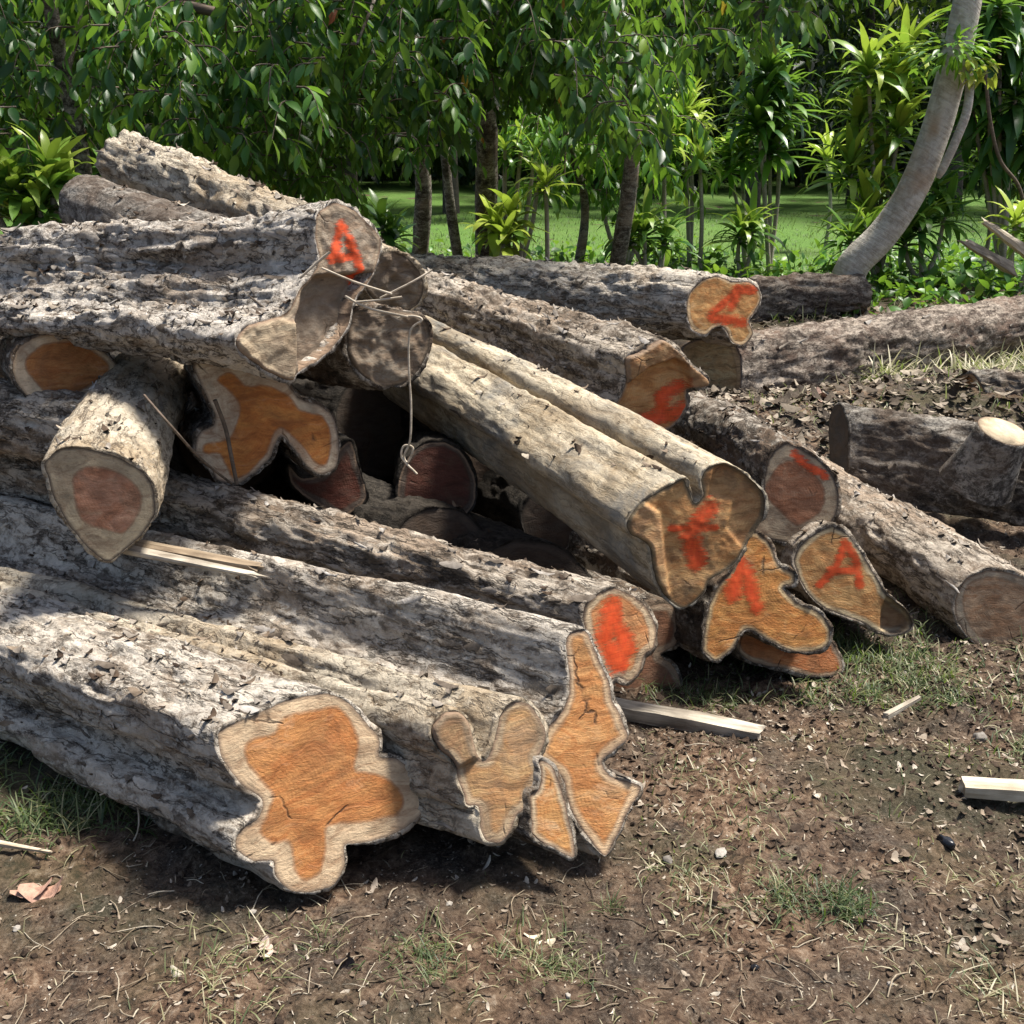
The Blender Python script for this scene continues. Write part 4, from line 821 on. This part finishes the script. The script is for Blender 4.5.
def chips(n, x0, x1, y0, y1, smin, smax, pw, asp=.4, tb=0.):
    P = np.column_stack([rg.uniform(x0, x1, n), rg.uniform(y0, y1, n), np.zeros(n)]); keep = fbm(P*np.array([1.8, 1.8, 0])+3, 3, 44) > rg.normal(size=n)*.35-.1; P = P[keep]; m = len(P)
    P[:, 2] = hg(P[:, 0], P[:, 1])+.003; sz = smin+(smax-smin)*rg.random(m)**pw
    return P, unit(m, rg)*[1, 1, .25], unit(m, rg)*.35+[0, 0, 1], np.stack([sz, sz*(asp*(.4+rg.random(m))), sz*.5], 1), np.clip(rg.random(m)**1.3+tb, 0, 1)
D1 = [chips(42000, -2, 2.8, 1.4, 4.6, .003, .011, 3), chips(1500, -2, 2.8, 1.4, 5, .008, .022, 3, .3, .15), chips(11000, .3, 2.6, 1.8, 3.6, .005, .018, 2.5, .5, 0.)]
tag(scatter('wood_chips', FLK_V, FLK_F, *[np.concatenate([d[i] for d in D1]) for i in range(5)], M_CHIP), 'countless pale wood chips and bark crumbs strewn over the soil', 'wood chips', kind='stuff')
# pebbles / clods
ic = []; 
import bmesh
b_ = bmesh.new(); bmesh.ops.create_icosphere(b_, subdivisions=1, radius=1); IV = np.array([v.co[:] for v in b_.verts]); IF = np.array([[v.index for v in f.verts] for f in b_.faces]); b_.free()
n = 9000; P = np.column_stack([rg.uniform(-2, 2.8, n), rg.uniform(1.4, 5, n), np.zeros(n)]); P[:, 2] = hg(P[:, 0], P[:, 1]); sz = .0025+.009*rg.random(n)**4
M_CLOD = var_mat('soil_crumb', [(0, (.03, .02, .014)), (.7, (.11, .075, .05)), (.95, (.2, .15, .11)), (1, (.42, .38, .33))], scale=90)
IVn = IV[None]*(1+.35*rg.normal(size=(n, len(IV)))[:, :, None]*.6)
tag(scatter('soil_crumbs', IVn, IF, P, unit(n, rg), unit(n, rg), np.stack([sz, sz*.8, sz*.7], 1), rg.random(n), M_CLOD, smooth=False), 'small clods and grit scattered over the bare soil', 'soil crumbs', kind='stuff')
# straw and twigs
a = Acc()
for k in range(420):
    q = gpatch(-40, 1060, 690 if k % 2 else 860, 1040, 1, rg)[0]; az = rg.random()*math.pi*2; L = .02+.09*rg.random()**2.5; d = np.array([math.cos(az), math.sin(az), 0]); s = np.array([-d[1], d[0], 0])
    cc = curve([q, q+d*L*.5+s*rg.normal()*L*.08+[0, 0, .004+.02*rg.random()*L*6], q+d*L+s*rg.normal()*L*.1], 6); cc[:, 2] = np.maximum(cc[:, 2], hg(cc[:, 0], cc[:, 1])+.002)
    V, F = tube_data(cc, .0007+.0012*rg.random(), 4); a.add(V, F, rg.random())
tag(a.build('straw_litter', var_mat('dry_straw', [(0, (.12, .085, .055)), (.5, (.38, .31, .22)), (1, (.62, .56, .44))])), 'fine dry straw and root bits lying on the soil', 'straw', kind='stuff')
# individual tufts
def tuft(label, px, py, n, L, t, spread=.05, flat=.3):
    n = int(n*1.3)
    q = on_ground(px, py); q[2] = hg(q[:1], q[1:2])[0]-.004; r2 = np.random.default_rng(int(px*7+py)); P = r2.normal(size=(n, 3))*[spread, spread, 0]
    o = blades(P, r2, L*(.35+.9*r2.random(n)), np.clip(t*.9+r2.normal(size=n)*.22, 0, 1), 'grass_tuft', flat=flat, w=.03); o.location = q; tag(o, label, 'grass tuft', 'grass tufts on the bare soil')
tuft('pale green grass tuft at bottom centre-left', 425, 968, 170, .055, .45)
tuft('wide low tuft with bleached blades at bottom centre', 540, 972, 240, .055, .6, .06)
tuft('thin yellowish tuft in the lower right foreground', 700, 908, 70, .06, .75, .05)
tuft('grey-green tuft left of the pair in the lower right foreground', 792, 905, 120, .055, .35, .04)
tuft('dense dark green tuft, right one of the foreground pair', 842, 912, 220, .06, .25, .03)
tuft('flattened bleached straw tuft beside the dense dark green tuft', 862, 935, 130, .065, .97, .05, .8)
tuft('bluish-green sprig near the bottom right corner', 975, 968, 60, .05, .3, .04, .7)
tuft('tangled pale grass clump left of the nearest thick log', 70, 815, 190, .09, .55, .08)
tuft('long curved-blade grass clump against the underside of the nearest thick log', 118, 800, 120, .12, .5, .06)
tuft('tuft of bleached blades at bottom left', 230, 985, 120, .06, .75, .07, .5)
tuft('tiny bright weed sprig below the split log face', 612, 912, 26, .05, .45, .012, .1)
tuft('straggling tuft at the bottom right edge', 1005, 1000, 90, .07, .85, .05, .6)
tuft('tuft of upright blades below the flat orange-brown end', 700, 690, 160, .07, .45, .06)
tuft('green tuft below the log marked with a letter A', 880, 655, 200, .08, .45, .08)
tuft('green tuft growing under the blackened log', 852, 478, 160, .13, .12, .06)
tuft('small tuft beside the curled brown leaf at lower left', 320, 945, 60, .04, .55, .03)
tuft('dry yellow clump on the litter slope near the right edge', 985, 372, 220, .16, .85, .12, .5)
tuft('dry yellow clump beside the purplish log', 905, 362, 180, .15, .8, .1, .5)

# crumbs lodged on and between the logs, dropped onto them from above
bpy.context.view_layer.update(); dg = bpy.context.evaluated_depsgraph_get()
P = []; Nn = []; r4 = np.random.default_rng(4)
for k in range(3000):
    x, y = r4.uniform(-2.4, 1.3), r4.uniform(2.0, 4.4)
    ok, loc, nr, _, ob, _ = scene.ray_cast(dg, Vector((x, y, 1.75)), Vector((0, 0, -1)))
    if ok and ob.name.split('.')[0] in ('bark', 'split_slab') and nr.z > .25 and fbm(np.array([[x*3, y*3, 0.]]), 3, 12)[0] > r4.normal()*.3+.02: P.append(loc[:]); Nn.append(nr[:])
P = np.array(P); Nn = np.array(Nn); m = len(P); sz = .004+.022*r4.random(m)**3
tag(scatter('bark_crumbs', FLK_V, FLK_F, P+Nn*.003, unit(m, r4)*[1, 1, .1], Nn+unit(m, r4)*.2, np.stack([sz, sz*.45, sz*.7], 1), r4.random(m)**1.2, M_CHIP), 'bark crumbs and chips lodged on top of the logs', 'bark crumbs', kind='stuff')
# planks, sticks, stones as single things
def beam(name, label, cat, p0, p1, w, h, mat, group=None, ends=.0, seed=0, taper=1.0, parent_mat2=None):
    p0, p1 = np.array(p0, float), np.array(p1, float); L = np.linalg.norm(p1-p0); ax = (p1-p0)/L; lz = norm(np.array([0, 0, 1.])-ax*ax[2]); ly = np.cross(lz, ax); R = np.stack([ax, ly, lz], 1)
    nxn = 30; prof = np.array([(-1, -1), (-.3, -1.05), (.4, -1), (1, -.9), (1.03, 0), (.95, 1), (.2, 1.04), (-.4, .97), (-1, 1), (-1.04, .1)])*[w/2, h/2]; m = len(prof); V = []
    r2 = np.random.default_rng(seed+3); j0 = r2.normal(size=m)*ends; j1 = r2.normal(size=m)*ends
    for i in range(nxn):
        t = i/(nxn-1); q = prof*(1+(taper-1)*t); V.append(np.column_stack([t*L+j0*(1-t)+j1*t, q]))
    V = np.concatenate(V); V[:, 1:] += (fbm(V*np.array([8, 60, 60.])+seed, 3, seed)*min(w, h)*.10)[:, None]
    i = np.arange(nxn-1)[:, None]*m; j = np.arange(m)[None]; j2 = (j+1) % m; F = np.stack([i+j, i+j2, i+m+j2, i+m+j], -1).reshape(-1, 4)
    c0, c1 = V[:m].mean(0), V[-m:].mean(0); V = np.vstack([V, c0, c1]); N = len(V); e = (nxn-1)*m
    tri = np.array([[(k+1) % m, k, N-2] for k in range(m)]+[[e+k, e+(k+1) % m, N-1] for k in range(m)])
    me = mesh_np(name, V, [F, tri], {'tint': np.full(N, .5)}, smooth=False); o = link(name, me, mat)
    o.matrix_world = Matrix(((R[0, 0], R[0, 1], R[0, 2], p0[0]), (R[1, 0], R[1, 1], R[1, 2], p0[1]), (R[2, 0], R[2, 1], R[2, 2], p0[2]), (0, 0, 0, 1)))
    return tag(o, label, cat, group)
M_PLK = plain_wood('weathered_plank', (.11, .085, .06), (.46, .41, .33)); M_PLK2 = plain_wood('fresh_plank', (.22, .165, .105), (.60, .53, .41), seed=4); M_STK = plain_wood('brown_stick', (.10, .07, .045), (.32, .25, .17), seed=8)
beam('wood_slab', 'bleached split plank lying on the soil right of the tall split face', 'plank', at(600, 705, 2.78), at(760, 734, 2.66), .055, .042, M_PLK, ends=.006, seed=1, taper=.85)
beam('wood_slab', 'dark lower splinter board beneath the bleached split plank', 'plank', at(625, 722, 2.80), at(722, 744, 2.70), .05, .02, M_STK, ends=.01, seed=2)
beam('wood_slab', 'short cream-coloured board end at the right edge of the clearing', 'plank', at(962, 787, 2.36), at(1060, 793, 2.33), .05, .03, M_PLK2, ends=.002, seed=3)
beam('wood_stick', 'short tan stick on the grass edge under the letter A log', 'stick', at(886, 716, 2.72), at(920, 697, 2.82), .018, .016, M_PLK, ends=.004, seed=4, taper=.6)
beam('wood_slab', 'dark broken board jammed behind the short poking log', 'plank', at(136, 545, 2.98), at(256, 566, 2.84), .05, .018, M_STK, ends=.02, seed=5, taper=.7)
beam('wood_slab', 'pale splintered board lying just under the dark broken board', 'plank', at(130, 550, 2.92), at(250, 574, 2.78), .04, .016, M_PLK, ends=.02, seed=6, taper=.6)
beam('wood_stick', 'small pale stick near the bottom left corner', 'stick', at(-10, 842, 2.17), at(52, 852, 2.14), .014, .010, M_PLK2, ends=.004, seed=7, taper=.4)
beam('wood_stick', 'pale forked stick at the bottom edge left of centre', 'stick', at(345, 1020, 1.63), at(402, 1008, 1.66), .010, .008, M_PLK2, ends=.003, seed=8, taper=.5)
beam('wood_slab', 'curled white wood strip at right foreground', 'wood strip', at(775, 806, 2.32), at(835, 824, 2.26), .018, .010, M_PLK2, ends=.006, seed=9, taper=.5)
beam('wood_branch', 'thick pale fallen branch slanting at the right edge by the lawn', 'branch', at(1040, 262, 9.9), at(985, 222, 9.8), .12, .1, M_PLK2, ends=.03, seed=10, taper=.4)
beam('wood_branch', 'brown broken branch below the thick pale fallen branch', 'branch', at(1010, 268, 9.8), at(966, 242, 9.7), .11, .09, M_PLK, ends=.03, seed=11, taper=.5)
beam('bark_slab', 'flat grey bark slab lying behind the round brown-cored end', 'bark piece', at(785, 432, 5.9), at(850, 446, 5.6), .22, .05, M_BARK, ends=.03, seed=12)
def stone(name, label, cat, px, py, s, mat, group=None, seed=0, t=.9):
    q = on_ground(px, py); q[2] = hg(q[:1], q[1:2])[0]+s[2]*.4; b = bmesh.new(); bmesh.ops.create_icosphere(b, subdivisions=3, radius=1); V = np.array([v.co[:] for v in b.verts]); F = np.array([[v.index for v in f.verts] for f in b.faces]); b.free()
    V = V*(1+.55*fbm(V*1.6+seed*5, 3, seed)[:, None]); V = V*s; o = link(name, mesh_np(name, V, F, {'tint': np.full(len(V), t)}), mat); o.location = q; o.rotation_euler = (0, 0, seed); return tag(o, label, cat, group)
M_ST = var_mat('pale_stone', [(0, (.1, .09, .08)), (1, (.55, .52, .47))]); M_BLKP = NT('black_plastic'); M_BLKP = M_BLKP.done(M_BLKP.bsdf((.012, .013, .016), .3))
GS = 'stones and scraps on the soil'
for i, (lb, px, py, s, t) in enumerate([('white stone chip right of the split log face', 720, 857, (.018, .012, .006), 1), ('grey pebble right of the split log face', 668, 863, (.014, .012, .009), .35),
        ('small white pebble at lower left near the nearest thick log', 253, 918, (.008, .007, .005), .95), ('pale pebble in the bottom centre soil', 449, 903, (.008, .006, .004), 1), ('tiny white pebble at the bottom centre', 568, 1003, (.006, .005, .004), 1),
        ('small white pebble at lower right of the foreground', 890, 984, (.007, .005, .004), 1), ('round grey pebble beside the soil rut at right', 982, 722, (.02, .017, .014), .5), ('small white pebble near bottom left', 15, 920, (.008, .007, .005), .95)]):
    stone('pebble', lb, 'pebble', px, py, s, M_ST, GS, i+1, t)
stone('plastic_scrap', 'crumpled black plastic scrap at right foreground', 'scrap', 945, 850, (.022, .012, .012), M_BLKP, None, 21)
stone('plastic_scrap', 'tiny dark lump in the lower right soil', 'scrap', 755, 970, (.009, .007, .008), M_BLKP, None, 22)
def bleaf(label, px, py, L, w, col, n=1, sd=0):
    q = on_ground(px, py); q[2] = hg(q[:1], q[1:2])[0]+.006; r2 = np.random.default_rng(sd); P = r2.normal(size=(n, 3))*[L*.25, L*.25, .003]
    T = NT('scrap_'+str(sd)); nz = T.noise(T.obj(), 60, 5, .6); m = T.done(T.bsdf(T.ramp(nz, [(.3, sc(col, .5)), (.65, col)]), .8, nz, .8, .004))
    X = unit(n, r2)*[1, 1, .3]; o = scatter('bark_scrap', FLK_V, FLK_F, P, X, unit(n, r2)*.4+[0, 0, 1], np.tile([L*.5, w*.5, L*.35], (n, 1)), np.full(n, .5), m); o.location = q; return tag(o, label, 'bark scrap', GS)
bleaf('flat pinkish bark scrap near the left edge of the foreground', 42, 890, .09, .05, (.42, .25, .18), 3, 1)
bleaf('curled pinkish-white leaf scrap at lower left', 265, 958, .045, .025, (.55, .42, .34), 4, 2)
bleaf('cream wood chip in the soil right of bottom centre', 536, 934, .04, .018, (.65, .55, .4), 2, 3)
bleaf('dark upright leaf scrap at the bottom left of centre', 347, 962, .04, .03, (.06, .045, .04), 2, 4)
bleaf('fallen grey leaf below the nearest log face', 378, 884, .05, .02, (.30, .25, .2), 1, 5)
bleaf('pinkish bark slabs standing behind the round brown-cored end', 815, 415, .16, .1, (.36, .24, .19), 4, 6)
# vines and splinters
def vine(label, pts, r, mat, name='vine', cat='vine', n=40, group=None):
    q = np.array([at(*p) for p in pts]); c = curve(q, n); o0 = c[0].copy(); V, F = tube_data(c-o0, r, 7, jit=.1); a = Acc(); a.add(V, F); o = a.build(name, mat); o.location = o0; return tag(o, label, cat, group)
M_VINE = plain_wood('pale_vine', (.25, .2, .14), (.55, .48, .38)); M_DV = plain_wood('dark_vine', (.05, .04, .03), (.16, .12, .09), seed=3)
vine('thin pale vine looping over the grey-brown sawn end and dangling with a curl', [(398, 318, 3.3), (412, 316, 3.28), (422, 320, 3.27), (410, 332, 3.27), (409, 370, 3.27), (411, 405, 3.27), (410, 440, 3.27), (404, 456, 3.28), (408, 462, 3.28), (413, 448, 3.27), (404, 446, 3.28), (402, 458, 3.28), (417, 474, 3.28)], .0035, M_VINE, n=80)
vine('brown root strip hanging in front of the butterfly-shaped end', [(215, 400, 3.24), (226, 430, 3.27), (232, 460, 3.27), (237, 484, 3.28)], .007, M_DV, 'root_strip', 'root', 20)
vine('straight dark twig crossing the gap beside the short poking log', [(144, 395, 3.05), (170, 425, 3.0), (200, 458, 3.1), (232, 484, 3.28)], .004, M_DV, 'dead_twig', 'twig', 20)
vine('slender curved dry stem arching from the grass beside the nearest thick log', [(100, 795, 2.25), (125, 785, 2.25), (137, 805, 2.22), (138, 830, 2.2), (128, 850, 2.2)], .002, M_VINE, 'dry_stem', 'stem', 24)
vine('pale splinter sticking right from the end of the topmost log', [(322, 268, 3.22), (355, 282, 3.2), (392, 294, 3.2)], .0035, M_VINE, 'wood_splinter', 'splinter', 12, 'splinters torn from the topmost log')
vine('flat tan splinter below the first one on the topmost log', [(355, 302, 3.2), (380, 300, 3.2), (402, 297, 3.2)], .0035, M_VINE, 'wood_splinter', 'splinter', 12, 'splinters torn from the topmost log')
vine('lowest drooping splinter on the topmost log end', [(345, 296, 3.2), (368, 308, 3.2), (408, 317, 3.2)], .004, M_VINE, 'wood_splinter', 'splinter', 12, 'splinters torn from the topmost log')
for lb, p, r in [('short upturned splinter at the red-marked end of the topmost log', [(300, 278, 3.2), (318, 262, 3.2), (330, 252, 3.19)], .004), 
    ('thin wire-like splinter rising above the grey-brown sawn end', [(380, 298, 3.22), (412, 282, 3.22), (432, 270, 3.24)], .003)]:
    vine(lb, p, r, M_VINE, 'wood_splinter', 'splinter', 14, 'splinters torn from the topmost log')
vine('bare vine hanging among the strap leaves at upper right', [(985, 70, 11), (990, 120, 11), (1000, 160, 11), (1018, 185, 11), (1026, 215, 11)], .018, M_DV, n=30)
vine('bare branch crossing the leaves at the top left', [(150, -8, 7), (185, 5, 7), (215, 12, 7)], .03, M_DV, 'bare_branch', 'branch', 12)

# ------------------------------------------------------------------ light and camera
SD = norm([.50, .20, 1.2]); el = math.asin(SD[2]); rot = math.atan2(SD[0], SD[1])
w = bpy.data.worlds.new('World'); scene.world = w; w.use_nodes = True; nt = w.node_tree
sky = nt.nodes.new('ShaderNodeTexSky'); sky.sky_type = 'NISHITA'; sky.sun_disc = False; sky.sun_elevation = el; sky.sun_rotation = rot
bg = nt.nodes['Background']; bg.inputs['Strength'].default_value = .09; sky.dust_density = 3.0; nt.links.new(sky.outputs[0], bg.inputs[0])
sl = bpy.data.lights.new('sun', 'SUN'); sl.energy = 5.0; sl.angle = math.radians(11); sl.color = (1, .945, .86)
so = bpy.data.objects.new('sun', sl); COL.objects.link(so); so.rotation_euler = Vector(SD).to_track_quat('Z', 'Y').to_euler()
cam = bpy.data.cameras.new('camera'); co = bpy.data.objects.new('camera', cam); COL.objects.link(co)
cam.sensor_width = 36; cam.lens = FPX/1024*36; cam.clip_end = 500; cam.clip_start = .05
co.location = (0, 0, CAMZ); co.rotation_euler = (math.pi/2-PITCH, 0, 0); scene.camera = co
vs = scene.view_settings; vs.view_transform = 'Standard'; vs.look = 'None'; vs.exposure = 1.0; vs.gamma = 1
